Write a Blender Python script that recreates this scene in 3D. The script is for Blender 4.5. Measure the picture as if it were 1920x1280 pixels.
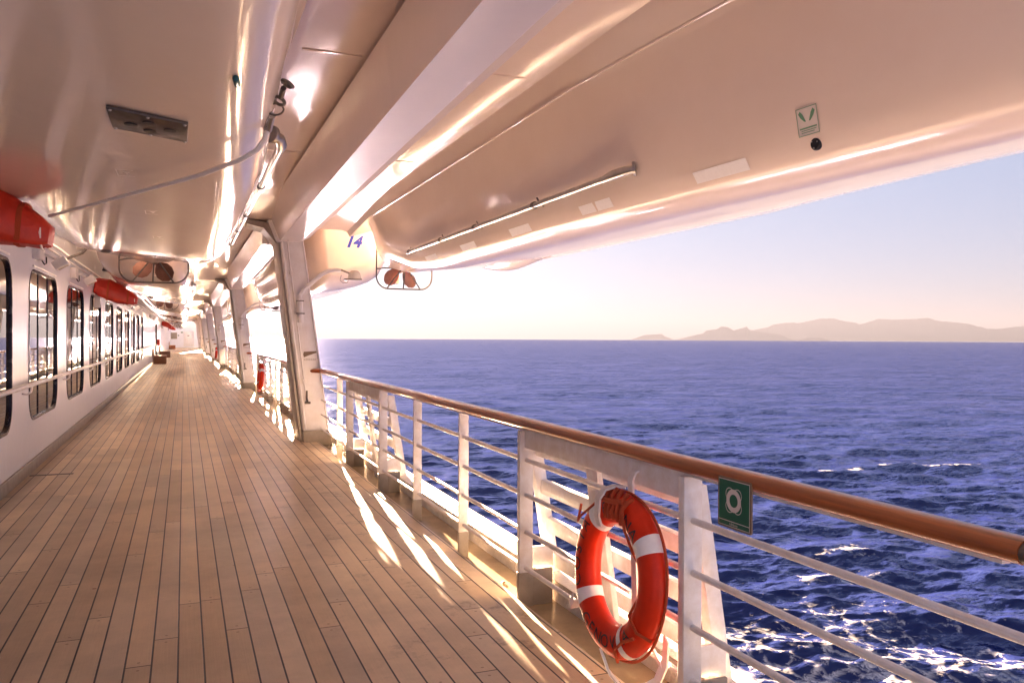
import bpy, bmesh, math, random
import numpy as np
from mathutils import Vector, Matrix, noise as mnoise
random.seed(7)
R = math.radians
for o in list(bpy.data.objects):
    bpy.data.objects.remove(o)
sc = bpy.context.scene
COL = sc.collection

# ------------------------------------------------------------------ camera
CAM_Z = 1.6
YAW, PITCH, ROLL, FPX = 22.03, 0.31, 0.26, 1520.0
cam = bpy.data.cameras.new('camera')
cam.sensor_width = 36.0
cam.lens = 36.0 * FPX / 1920.0
cam.clip_start, cam.clip_end = 0.05, 200000
co = bpy.data.objects.new('camera', cam)
COL.objects.link(co)
co.matrix_world = (Matrix.Translation((0, 0, CAM_Z)) @ Matrix.Rotation(R(-YAW), 4, 'Z')
                   @ Matrix.Rotation(R(90 - PITCH), 4, 'X') @ Matrix.Rotation(R(ROLL), 4, 'Z'))
sc.camera = co

# ------------------------------------------------------------------ light
SUN_AZ, SUN_EL = 5.2, 8.0            # degrees to the right of the ship's axis, above the horizon
w = bpy.data.worlds.new("World")
sc.world = w
w.use_nodes = True
nt = w.node_tree
bg = nt.nodes['Background']
sky = nt.nodes.new('ShaderNodeTexSky')
sky.sky_type = 'NISHITA'
sky.sun_disc = False
sky.sun_elevation = R(SUN_EL)
sky.sun_rotation = R(SUN_AZ)
sky.altitude = 20
sky.air_density = 1.0
sky.dust_density = 0.8
sky.ozone_density = 2.0
gm = nt.nodes.new('ShaderNodeGamma')           # evens out the glow round the low sun
gm.inputs['Gamma'].default_value = 0.38
tint = nt.nodes.new('ShaderNodeMix')
tint.data_type = 'RGBA'; tint.blend_type = 'MULTIPLY'; tint.inputs[0].default_value = 1.0
tint.inputs[7].default_value = (0.108, 0.121, 0.170, 1)
nt.links.new(sky.outputs[0], gm.inputs['Color'])
hs = nt.nodes.new('ShaderNodeHueSaturation')
hs.inputs['Saturation'].default_value = 0.72
nt.links.new(gm.outputs[0], hs.inputs['Color'])
nt.links.new(hs.outputs[0], tint.inputs[6])
nt.links.new(tint.outputs[2], bg.inputs['Color'])
bg.inputs['Strength'].default_value = 0.06
sl = bpy.data.lights.new('sun', 'SUN')
sl.energy = 5.0
sl.angle = R(0.5)
sl.color = (1.0, 0.67, 0.42)
so = bpy.data.objects.new('sun', sl)
COL.objects.link(so)
sdir = Vector((math.sin(R(SUN_AZ)) * math.cos(R(SUN_EL)), math.cos(R(SUN_AZ)) * math.cos(R(SUN_EL)), math.sin(R(SUN_EL))))
so.rotation_euler = sdir.to_track_quat('Z', 'Y').to_euler()
sc.view_settings.view_transform = 'Standard'
sc.view_settings.look = 'None'
sc.view_settings.exposure = 5.62
sc.view_settings.gamma = 1.0
sc.cycles.use_denoising = True
sc.cycles.max_bounces = 12
sc.cycles.diffuse_bounces = 9
sc.cycles.glossy_bounces = 6
sc.cycles.sample_clamp_indirect = 6.0
sc.cycles.caustics_reflective = True
sc.cycles.caustics_refractive = False

# ------------------------------------------------------------------ materials
MATS = {}
def mat(name, color, rough=0.5, metal=0.0, spec=0.5, var=0.0, vscale=3.0, bump=0.0, bscale=40.0, coat=0.0, dirt=None, ior=None, stretch=None, bdist=0.01, rust=0.0):
    m = bpy.data.materials.new(name)
    m.use_nodes = True
    t = m.node_tree
    b = t.nodes['Principled BSDF']
    b.inputs['Base Color'].default_value = (*color, 1)
    b.inputs['Roughness'].default_value = rough
    b.inputs['Metallic'].default_value = metal
    b.inputs['Specular IOR Level'].default_value = spec
    if ior: b.inputs['IOR'].default_value = ior
    if coat:
        b.inputs['Coat Weight'].default_value = coat
        b.inputs['Coat Roughness'].default_value = 0.06
    tc = t.nodes.new('ShaderNodeTexCoord')
    vec = tc.outputs['Object']
    if stretch:
        mp = t.nodes.new('ShaderNodeMapping')
        mp.inputs['Scale'].default_value = stretch
        t.links.new(vec, mp.inputs[0]); vec = mp.outputs[0]
    if var or dirt:
        n = t.nodes.new('ShaderNodeTexNoise')
        n.inputs['Scale'].default_value = vscale
        n.inputs['Detail'].default_value = 6
        n.inputs['Roughness'].default_value = 0.65
        t.links.new(vec, n.inputs['Vector'])
        r = t.nodes.new('ShaderNodeValToRGB')
        r.color_ramp.elements[0].position = 0.3
        r.color_ramp.elements[1].position = 0.7
        d = dirt or tuple(c * (1 - var) for c in color)
        r.color_ramp.elements[0].color = (*d, 1)
        r.color_ramp.elements[1].color = (*color, 1)
        t.links.new(n.outputs['Fac'], r.inputs[0])
        t.links.new(r.outputs[0], b.inputs['Base Color'])
        mr = t.nodes.new('ShaderNodeMapRange')
        mr.inputs['To Min'].default_value = max(0.0, rough * 1.3)
        mr.inputs['To Max'].default_value = rough * 0.8
        t.links.new(n.outputs['Fac'], mr.inputs['Value'])
        t.links.new(mr.outputs[0], b.inputs['Roughness'])
    if rust:
        n3 = t.nodes.new('ShaderNodeTexNoise'); n3.inputs['Scale'].default_value = 13; n3.inputs['Detail'].default_value = 7; n3.inputs['Roughness'].default_value = 0.75
        mp3 = t.nodes.new('ShaderNodeMapping'); mp3.inputs['Scale'].default_value = (1, 1, 0.35)
        t.links.new(tc.outputs['Object'], mp3.inputs[0]); t.links.new(mp3.outputs[0], n3.inputs['Vector'])
        r3 = t.nodes.new('ShaderNodeMapRange'); r3.inputs['From Min'].default_value = 0.64; r3.inputs['From Max'].default_value = 0.78; r3.inputs['To Max'].default_value = rust
        t.links.new(n3.outputs['Fac'], r3.inputs['Value'])
        x3 = t.nodes.new('ShaderNodeMix'); x3.data_type = 'RGBA'; t.links.new(r3.outputs[0], x3.inputs[0]); x3.inputs[7].default_value = (0.27, 0.12, 0.045, 1)
        if b.inputs['Base Color'].is_linked: t.links.new(b.inputs['Base Color'].links[0].from_socket, x3.inputs[6])
        else: x3.inputs[6].default_value = (*color, 1)
        t.links.new(x3.outputs[2], b.inputs['Base Color'])
    if bump:
        n2 = t.nodes.new('ShaderNodeTexNoise')
        n2.inputs['Scale'].default_value = bscale
        n2.inputs['Detail'].default_value = 3
        t.links.new(vec, n2.inputs['Vector'])
        bp = t.nodes.new('ShaderNodeBump')
        bp.inputs['Strength'].default_value = bump
        bp.inputs['Distance'].default_value = bdist
        t.links.new(n2.outputs['Fac'], bp.inputs['Height'])
        t.links.new(bp.outputs[0], b.inputs['Normal'])
    MATS[name] = m
    return m

M_WHITE = mat('white_paint', (0.88, 0.87, 0.87), 0.32, dirt=(0.76, 0.72, 0.68), vscale=4, rust=0.45, bump=0.25, bscale=25, bdist=0.004)
M_WALL = mat('wall_paint', (0.84, 0.87, 0.95), 0.24, var=0.06, vscale=2.5, bump=0.3, bscale=3.0, bdist=0.01)
M_RAIL = mat('rail_paint', (0.88, 0.87, 0.88), 0.35, dirt=(0.72, 0.66, 0.60), vscale=11, rust=0.6, bump=0.5, bscale=60, bdist=0.002)
M_GREY = mat('grey_shoe_paint', (0.36, 0.31, 0.25), 0.4, var=0.25, vscale=9, rust=0.7, bump=0.3, bscale=40, bdist=0.003)
M_FLANGE = mat('flange_paint', (0.56, 0.52, 0.47), 0.4, var=0.2, vscale=9, bump=0.3, bscale=40, bdist=0.003)
M_GUTTER = mat('gutter_paint', (0.40, 0.31, 0.20), 0.16, var=0.3, vscale=5, bump=0.35, bscale=8, bdist=0.004)
M_HULL = mat('boat_gelcoat', (0.87, 0.77, 0.69), 0.10, ior=1.52, dirt=(0.80, 0.69, 0.605), vscale=0.9, bump=0.11, bscale=2.6, bdist=0.02, stretch=(1, 0.7, 1))
M_GIRDER = mat('girder_paint', (0.88, 0.82, 0.77), 0.24, var=0.03, vscale=1.5, bump=0.25, bscale=3, bdist=0.01)
M_STEEL = mat('steel', (0.55, 0.53, 0.50), 0.28, metal=1.0, var=0.2, vscale=20)
M_DSTEEL = mat('dull_steel', (0.20, 0.18, 0.16), 0.45, metal=0.9, var=0.3, vscale=20)
M_BRONZE = mat('bronze', (0.30, 0.15, 0.11), 0.38, metal=0.7, var=0.35, vscale=9)
M_RED = mat('red_vinyl', (0.62, 0.035, 0.012), 0.38, var=0.25, vscale=6, bump=0.5, bscale=9, bdist=0.02)
M_BUOY = mat('buoy_orange', (0.80, 0.036, 0.006), 0.34, spec=0.3, var=0.22, vscale=7, bump=0.2, bscale=30, bdist=0.003)
M_ROPE_R = mat('buoy_rope', (0.48, 0.07, 0.02), 0.8, bump=0.9, bscale=160, bdist=0.004)
M_ROPE = mat('white_rope', (0.88, 0.85, 0.82), 0.7, bump=0.8, bscale=150, bdist=0.003)
M_TAPE = mat('reflective_tape', (0.96, 0.96, 0.97), 0.34, metal=0.0, var=0.06, vscale=40, bump=0.3, bscale=90, bdist=0.002)
M_BLACK = mat('black_rubber', (0.012, 0.013, 0.016), 0.4, var=0.3, vscale=10)
M_NAVY = mat('navy_gasket', (0.012, 0.013, 0.035), 0.25, var=0.2, vscale=10)
M_INK = mat('black_lettering', (0.02, 0.018, 0.03), 0.4)
M_GREEN = mat('sign_green', (0.01, 0.13, 0.075), 0.35, var=0.12, vscale=20)
M_SIGNW = mat('sign_white', (0.75, 0.72, 0.68), 0.4)
M_SIGNE = mat('sign_border', (0.22, 0.15, 0.09), 0.45, var=0.2, vscale=30)
M_STKGREEN = mat('sticker_green', (0.16, 0.36, 0.22), 0.4)
M_STK = mat('sticker_clear', (0.84, 0.78, 0.73), 0.3, var=0.08, vscale=15)
M_BLUE = mat('number_blue', (0.02, 0.04, 0.42), 0.35)
M_TEAL = mat('teal_metal', (0.03, 0.13, 0.15), 0.35, metal=0.4, var=0.3, vscale=40)
M_LAMP = mat('lamp_glass', (0.85, 0.80, 0.70), 0.2, var=0.08, vscale=30)
M_GLASS = mat('window_glass', (0.035, 0.022, 0.010), 0.02, spec=0.9, ior=2.3, bump=0.05, bscale=0.8, bdist=0.01)
M_LEDGE = mat('ledge_paint', (0.78, 0.73, 0.68), 0.3, var=0.25, vscale=12, bump=0.9, bscale=45, bdist=0.01)
M_SHIP = mat('ship_side_paint', (0.75, 0.73, 0.72), 0.3, var=0.1, vscale=0.7, bump=0.2, bscale=1.2, bdist=0.03)
M_LEAF = mat('dry_leaf', (0.16, 0.06, 0.02), 0.6, var=0.3, vscale=60)

def wood(name, c0, c1, rough, stretch, coat=0.0, scale=1.0):
    m = bpy.data.materials.new(name); m.use_nodes = True
    t = m.node_tree; b = t.nodes['Principled BSDF']
    tc = t.nodes.new('ShaderNodeTexCoord'); mp = t.nodes.new('ShaderNodeMapping')
    mp.inputs['Scale'].default_value = stretch
    n = t.nodes.new('ShaderNodeTexNoise'); n.inputs['Scale'].default_value = scale; n.inputs['Detail'].default_value = 8; n.inputs['Roughness'].default_value = 0.7
    r = t.nodes.new('ShaderNodeValToRGB')
    r.color_ramp.elements[0].position = 0.3; r.color_ramp.elements[1].position = 0.72
    r.color_ramp.elements[0].color = (*c0, 1); r.color_ramp.elements[1].color = (*c1, 1)
    t.links.new(tc.outputs['Object'], mp.inputs[0]); t.links.new(mp.outputs[0], n.inputs['Vector'])
    t.links.new(n.outputs['Fac'], r.inputs[0]); t.links.new(r.outputs[0], b.inputs['Base Color'])
    bp = t.nodes.new('ShaderNodeBump'); bp.inputs['Strength'].default_value = 0.25; bp.inputs['Distance'].default_value = 0.002
    t.links.new(n.outputs['Fac'], bp.inputs['Height']); t.links.new(bp.outputs[0], b.inputs['Normal'])
    b.inputs['Roughness'].default_value = rough
    b.inputs['Coat Weight'].default_value = coat; b.inputs['Coat Roughness'].default_value = 0.12
    return m
M_TEAK = wood('varnished_teak', (0.15, 0.034, 0.007), (0.52, 0.135, 0.024), 0.36, (55, 1.6, 55), coat=0.5)
M_BENCH = wood('bench_wood', (0.15, 0.05, 0.018), (0.27, 0.10, 0.035), 0.45, (4, 4, 40), coat=0.2)

def deck_material():
    m = bpy.data.materials.new('teak_planks'); m.use_nodes = True
    t = m.node_tree; N = t.nodes; L = t.links; b = N['Principled BSDF']
    def math_(op, a, bb=None, c=None):
        n = N.new('ShaderNodeMath'); n.operation = op
        for i, v in enumerate((a, bb, c)):
            if v is None: continue
            if isinstance(v, (int, float)): n.inputs[i].default_value = v
            else: L.new(v, n.inputs[i])
        return n.outputs[0]
    tc = N.new('ShaderNodeTexCoord'); sp = N.new('ShaderNodeSeparateXYZ')
    L.new(tc.outputs['Object'], sp.inputs[0])
    x, y = sp.outputs[0], sp.outputs[1]
    PW, PL = 0.119, 2.9
    xr = math_('DIVIDE', math_('ADD', x, 10.02), PW)
    row = math_('FLOOR', xr); fx = math_('FRACT', xr)
    wn = N.new('ShaderNodeTexWhiteNoise'); wn.noise_dimensions = '1D'; L.new(row, wn.inputs['W'])
    yr = math_('ADD', math_('DIVIDE', math_('ADD', y, 50), PL), math_('MULTIPLY', wn.outputs['Value'], 7.0))
    cell = math_('FLOOR', yr); fy = math_('FRACT', yr)
    ex = math_('MULTIPLY', math_('MINIMUM', fx, math_('SUBTRACT', 1.0, fx)), PW)
    ey = math_('MULTIPLY', math_('MINIMUM', fy, math_('SUBTRACT', 1.0, fy)), PL)
    edge = math_('MINIMUM', ex, math_('MULTIPLY', ey, 1.15))
    seam = N.new('ShaderNodeMapRange'); seam.inputs['From Min'].default_value = 0.0036; seam.inputs['From Max'].default_value = 0.0052
    L.new(edge, seam.inputs['Value'])
    cv = N.new('ShaderNodeCombineXYZ'); L.new(row, cv.inputs[0]); L.new(cell, cv.inputs[1])
    wn2 = N.new('ShaderNodeTexWhiteNoise'); wn2.noise_dimensions = '2D'; L.new(cv.outputs[0], wn2.inputs['Vector'])
    # grain
    mp = N.new('ShaderNodeMapping'); mp.inputs['Scale'].default_value = (150, 3.0, 1)
    add = N.new('ShaderNodeVectorMath'); add.operation = 'ADD'
    L.new(tc.outputs['Object'], add.inputs[0]); L.new(wn2.outputs['Color'], add.inputs[1])
    L.new(add.outputs[0], mp.inputs[0])
    gn = N.new('ShaderNodeTexNoise'); gn.inputs['Scale'].default_value = 1; gn.inputs['Detail'].default_value = 7; gn.inputs['Roughness'].default_value = 0.7
    L.new(mp.outputs[0], gn.inputs['Vector'])
    base = N.new('ShaderNodeValToRGB')
    base.color_ramp.elements[0].color = (0.46, 0.330, 0.200, 1); base.color_ramp.elements[1].color = (0.78, 0.620, 0.415, 1)
    tone = math_('ADD', math_('MULTIPLY', wn2.outputs['Value'], 0.66), math_('MULTIPLY', gn.outputs['Fac'], 0.70))
    tone = math_('SUBTRACT', tone, 0.15)
    L.new(tone, base.inputs[0])
    # worn dirty patches
    dn = N.new('ShaderNodeTexNoise'); dn.inputs['Scale'].default_value = 1.1; dn.inputs['Detail'].default_value = 6; dn.inputs['Roughness'].default_value = 0.7
    L.new(tc.outputs['Object'], dn.inputs['Vector'])
    dr = N.new('ShaderNodeMapRange'); dr.inputs['From Min'].default_value = 0.40; dr.inputs['From Max'].default_value = 0.72
    dr.inputs['To Min'].default_value = 1.0; dr.inputs['To Max'].default_value = 0.66
    L.new(dn.outputs['Fac'], dr.inputs['Value'])
    # grubby strip of dark smudges along the outboard planks
    sn = N.new('ShaderNodeTexNoise'); sn.inputs['Scale'].default_value = 3.2; sn.inputs['Detail'].default_value = 8; sn.inputs['Roughness'].default_value = 0.75
    L.new(tc.outputs['Object'], sn.inputs['Vector'])
    sr = N.new('ShaderNodeMapRange'); sr.inputs['From Min'].default_value = 0.56; sr.inputs['From Max'].default_value = 0.70
    L.new(sn.outputs['Fac'], sr.inputs['Value'])
    band = math_('MULTIPLY', math_('GREATER_THAN', x, 0.2), sr.outputs[0])
    mx = N.new('ShaderNodeMapRange'); mx.inputs['From Min'].default_value = 0.6; mx.inputs['From Max'].default_value = 1.3; L.new(x, mx.inputs['Value'])
    band = math_('MULTIPLY', math_('MULTIPLY', band, mx.outputs[0]), 0.75)
    gr = N.new('ShaderNodeSeparateColor'); L.new(wn2.outputs['Color'], gr.inputs[0])
    greyed = math_('MULTIPLY', math_('GREATER_THAN', gr.outputs[1], 0.72), 0.38)
    # small rust drips
    vo = N.new('ShaderNodeTexVoronoi'); vo.inputs['Scale'].default_value = 2.6; vo.inputs['Randomness'].default_value = 1.0
    L.new(tc.outputs['Object'], vo.inputs['Vector'])
    sepc = N.new('ShaderNodeSeparateColor'); L.new(vo.outputs['Color'], sepc.inputs[0])
    rad = math_('MULTIPLY', math_('GREATER_THAN', sepc.outputs[0], 0.45), math_('MULTIPLY_ADD', sepc.outputs[1], 0.03, 0.018))
    wob = N.new('ShaderNodeTexNoise'); wob.inputs['Scale'].default_value = 60; L.new(tc.outputs['Object'], wob.inputs['Vector'])
    dist = math_('ADD', vo.outputs['Distance'], math_('MULTIPLY', wob.outputs['Fac'], 0.012))
    spot = math_('MULTIPLY', math_('LESS_THAN', dist, rad), 0.75)
    mul = N.new('ShaderNodeMix'); mul.data_type = 'RGBA'; mul.blend_type = 'MULTIPLY'; mul.inputs[0].default_value = 1
    cd = N.new('ShaderNodeCombineColor')
    for i in range(3): L.new(dr.outputs[0], cd.inputs[i])
    gm_ = N.new('ShaderNodeMix'); gm_.data_type = 'RGBA'; L.new(greyed, gm_.inputs[0]); L.new(base.outputs[0], gm_.inputs[6]); gm_.inputs[7].default_value = (0.50, 0.43, 0.34, 1)
    px1 = math_('ABSOLUTE', math_('SUBTRACT', fx, 0.5)); py1 = math_('ABSOLUTE', math_('SUBTRACT', ey, 0.05))
    plug = math_('LESS_THAN', math_('ADD', math_('POWER', math_('MULTIPLY', px1, PW), 2.0), math_('POWER', py1, 2.0)), 0.00006)
    gm2 = N.new('ShaderNodeMix'); gm2.data_type = 'RGBA'; L.new(math_('MULTIPLY', plug, 0.6), gm2.inputs[0]); L.new(gm_.outputs[2], gm2.inputs[6]); gm2.inputs[7].default_value = (0.16, 0.09, 0.05, 1)
    L.new(gm2.outputs[2], mul.inputs[6]); L.new(cd.outputs[0], mul.inputs[7])
    m2 = N.new('ShaderNodeMix'); m2.data_type = 'RGBA'; L.new(band, m2.inputs[0]); L.new(mul.outputs[2], m2.inputs[6]); m2.inputs[7].default_value = (0.07, 0.055, 0.045, 1)
    m3 = N.new('ShaderNodeMix'); m3.data_type = 'RGBA'; L.new(spot, m3.inputs[0]); L.new(m2.outputs[2], m3.inputs[6]); m3.inputs[7].default_value = (0.17, 0.055, 0.03, 1)
    m4 = N.new('ShaderNodeMix'); m4.data_type = 'RGBA'; L.new(seam.outputs[0], m4.inputs[0]); m4.inputs[6].default_value = (0.012, 0.010, 0.010, 1); L.new(m3.outputs[2], m4.inputs[7])
    L.new(m4.outputs[2], b.inputs['Base Color'])
    rr = N.new('ShaderNodeMapRange'); rr.inputs['To Min'].default_value = 0.34; rr.inputs['To Max'].default_value = 0.58
    L.new(gn.outputs['Fac'], rr.inputs['Value']); L.new(rr.outputs[0], b.inputs['Roughness'])
    hgt = math_('ADD', math_('MULTIPLY', seam.outputs[0], 1.0), math_('MULTIPLY', gn.outputs['Fac'], 0.35))
    hgt = math_('ADD', hgt, math_('MULTIPLY', wn2.outputs['Value'], 0.3))
    bp = N.new('ShaderNodeBump'); bp.inputs['Strength'].default_value = 0.6; bp.inputs['Distance'].default_value = 0.003
    L.new(hgt, bp.inputs['Height']); L.new(bp.outputs[0], b.inputs['Normal'])
    return m
M_DECK = deck_material()

# ------------------------------------------------------------------ builders
ORG = {}
def tag(o, label=None, cat=None, group=None, kind=None):
    if label: o['label'] = label
    if cat: o['category'] = cat
    if group: o['group'] = group
    if kind: o['kind'] = kind
    return o
def thing(name, loc, label, cat, group=None):
    e = bpy.data.objects.new(name, None)
    e.empty_display_size = 0.2
    e.location = loc
    COL.objects.link(e)
    ORG[e] = Vector(loc)
    return tag(e, label, cat, group)

class MB:
    def __init__(s): s.v, s.f = [], []
    def add(s, vs, fs):
        n = len(s.v)
        s.v += [Vector(p) for p in vs]
        s.f += [tuple(i + n for i in f) for f in fs]
        return s
    def box(s, x0, x1, y0, y1, z0, z1):
        return s.hexa([(x0, y0, z0), (x1, y0, z0), (x1, y1, z0), (x0, y1, z0)], [(x0, y0, z1), (x1, y0, z1), (x1, y1, z1), (x0, y1, z1)])
    def hexa(s, a, b):
        return s.loft([a, b])
    def obox(s, c, size, rot):
        c = Vector(c); hx, hy, hz = (q / 2 for q in size)
        g = lambda x, y, z: c + rot @ Vector((x, y, z))
        return s.loft([[g(-hx, -hy, -hz), g(hx, -hy, -hz), g(hx, hy, -hz), g(-hx, hy, -hz)], [g(-hx, -hy, hz), g(hx, -hy, hz), g(hx, hy, hz), g(-hx, hy, hz)]])
    def loft(s, rings, cap=True, closed=False):
        n = len(rings[0]); base = [p for r in rings for p in r]; f = []
        m = len(rings)
        for i in range(m if closed else m - 1):
            j = (i + 1) % m
            for k in range(n):
                l = (k + 1) % n
                f.append((i * n + k, i * n + l, j * n + l, j * n + k))
        if cap and not closed:
            f.append(tuple(reversed(range(n)))); f.append(tuple((m - 1) * n + k for k in range(n)))
        return s.add(base, f)
    def tube(s, pts, r, seg=10, closed=False, cap=True, up=None):
        pts = [Vector(p) for p in pts]; rs = r if isinstance(r, (list, tuple)) else [r] * len(pts)
        rings = []; prev = None
        m = len(pts)
        for i, p in enumerate(pts):
            if closed: d = pts[(i + 1) % m] - pts[i - 1]
            elif i == 0: d = pts[1] - p
            elif i == m - 1: d = p - pts[i - 1]
            else: d = (pts[i + 1] - p).normalized() + (p - pts[i - 1]).normalized()
            d.normalize()
            if prev is None:
                a = Vector((0, 0, 1)) if abs(d.z) < 0.9 else Vector((1, 0, 0))
                n1 = d.cross(a).normalized()
            else:
                n1 = (prev - d * prev.dot(d)).normalized()
            prev = n1; n2 = d.cross(n1)
            rings.append([p + (n1 * math.cos(2 * math.pi * k / seg) + n2 * math.sin(2 * math.pi * k / seg)) * rs[i] for k in range(seg)])
        return s.loft(rings, cap=cap, closed=closed)
    def cyl(s, a, b, r, seg=14, r2=None):
        return s.tube([a, b], [r, r if r2 is None else r2], seg)
    def lathe(s, prof, c, axis, seg=20):
        c = Vector(c); ax = Vector(axis).normalized()
        a = Vector((0, 0, 1)) if abs(ax.z) < 0.9 else Vector((1, 0, 0))
        n1 = ax.cross(a).normalized(); n2 = ax.cross(n1)
        return s.loft([[c + ax * h + (n1 * math.cos(2 * math.pi * k / seg) + n2 * math.sin(2 * math.pi * k / seg)) * max(rr, 1e-4) for k in range(seg)] for rr, h in prof])
    def prism(s, poly, vec):
        vec = Vector(vec)
        return s.loft([[Vector(p) for p in poly], [Vector(p) + vec for p in poly]])
    def build(s, name, m, parent=None, smooth=35, bevel=0.0, bseg=2, sub=0):
        me = bpy.data.meshes.new(name)
        root = parent
        off = Vector((0, 0, 0))
        if parent is not None: off = ORG[parent]
        bm = bmesh.new()
        vs = [bm.verts.new(p - off) for p in s.v]
        for f in s.f:
            try: bm.faces.new([vs[i] for i in f])
            except ValueError: pass
        bmesh.ops.recalc_face_normals(bm, faces=bm.faces)
        if bevel:
            es = [e for e in bm.edges if len(e.link_faces) == 2 and e.calc_face_angle(0) > R(30)]
            bmesh.ops.bevel(bm, geom=es, offset=bevel, segments=bseg, affect='EDGES', profile=0.5, clamp_overlap=True)
        if smooth:
            for f in bm.faces: f.smooth = True
            for e in bm.edges:
                if len(e.link_faces) == 2 and e.calc_face_angle(0) > R(smooth): e.smooth = False
        bm.to_mesh(me); bm.free()
        me.materials.append(m)
        o = bpy.data.objects.new(name, me)
        COL.objects.link(o)
        if parent is not None:
            o.parent = parent; ORG[o] = off
        else: ORG[o] = Vector((0, 0, 0))
        return o

def text_geo(txt, size, cuts=0, bold=0.0):
    cu = bpy.data.curves.new('lettering', 'FONT')
    cu.body = txt; cu.size = size; cu.align_x = 'CENTER'; cu.align_y = 'CENTER'; cu.resolution_u = 3; cu.offset = bold
    ob = bpy.data.objects.new('lettering', cu); COL.objects.link(ob)
    dg = bpy.context.evaluated_depsgraph_get()
    me = bpy.data.meshes.new_from_object(ob.evaluated_get(dg))
    bpy.data.objects.remove(ob); bpy.data.curves.remove(cu)
    bm = bmesh.new(); bm.from_mesh(me); bpy.data.meshes.remove(me)
    if cuts:
        bmesh.ops.triangulate(bm, faces=bm.faces)
        for _ in range(cuts): bmesh.ops.subdivide_edges(bm, edges=bm.edges[:], cuts=1, use_grid_fill=True)
    bm.verts.ensure_lookup_table()
    v = [(q.co.x, q.co.y) for q in bm.verts]; f = [tuple(q.index for q in fc.verts) for fc in bm.faces]
    bm.free()
    return v, f

def copy_tree(o, parent=None):
    c = o.copy(); COL.objects.link(c)
    if parent is not None: c.parent = parent
    ORG[c] = ORG.get(o, Vector((0, 0, 0)))
    for ch in o.children: copy_tree(ch, c)
    return c

# ================================================================== SETTING
XW, XE = -1.66, 1.90              # deckhouse wall, deck edge
DEND = 118.0
SEA = -15.0

d = MB(); d.add([(XW, -2.5, 0), (XE, -2.5, 0), (XE, DEND, 0), (XW, DEND, 0)], [(0, 1, 2, 3)])
d.add([(XE, -2.5, 0), (XE, DEND, 0), (XE, DEND, -0.06), (XE, -2.5, -0.06)], [(0, 1, 2, 3)])
tag(d.build('deck', M_DECK, smooth=0), kind='structure')
g = MB(); g.add([(XE, -2.5, -0.05), (2.16, -2.5, -0.05), (2.16, DEND, -0.05), (XE, DEND, -0.05)], [(0, 1, 2, 3)])
tag(g.build('deck_gutter', M_GUTTER, smooth=0), kind='structure')

# ship side with the raised ledge at the gutter
ship = thing('ship_side', (2.3, 0, 0), 'white ship side with a raised wet ledge outboard of the railing', 'ship side')
MB().loft([[(2.16, y, -0.05), (2.16, y, 0.07), (2.13, y, 0.10), (2.19, y, 0.115), (2.28, y, 0.10), (2.31, y, 0.06), (2.31, y, -0.05)] for y in (-2.5, 4, 12, 30, DEND)]).build('ledge', M_LEDGE, ship, smooth=30)
MB().loft([[(2.18, y, -0.06), (2.30, y, -0.06), (2.42, y, -0.6), (2.42, y, SEA - 2), (2.18, y, SEA - 2)] for y in (-2.5, DEND)]).build('plating', M_SHIP, ship)
MB().cyl((2.36, -2.5, 0.035), (2.36, DEND, 0.035), 0.035).build('rubbing_strip', M_LEDGE, ship)

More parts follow.
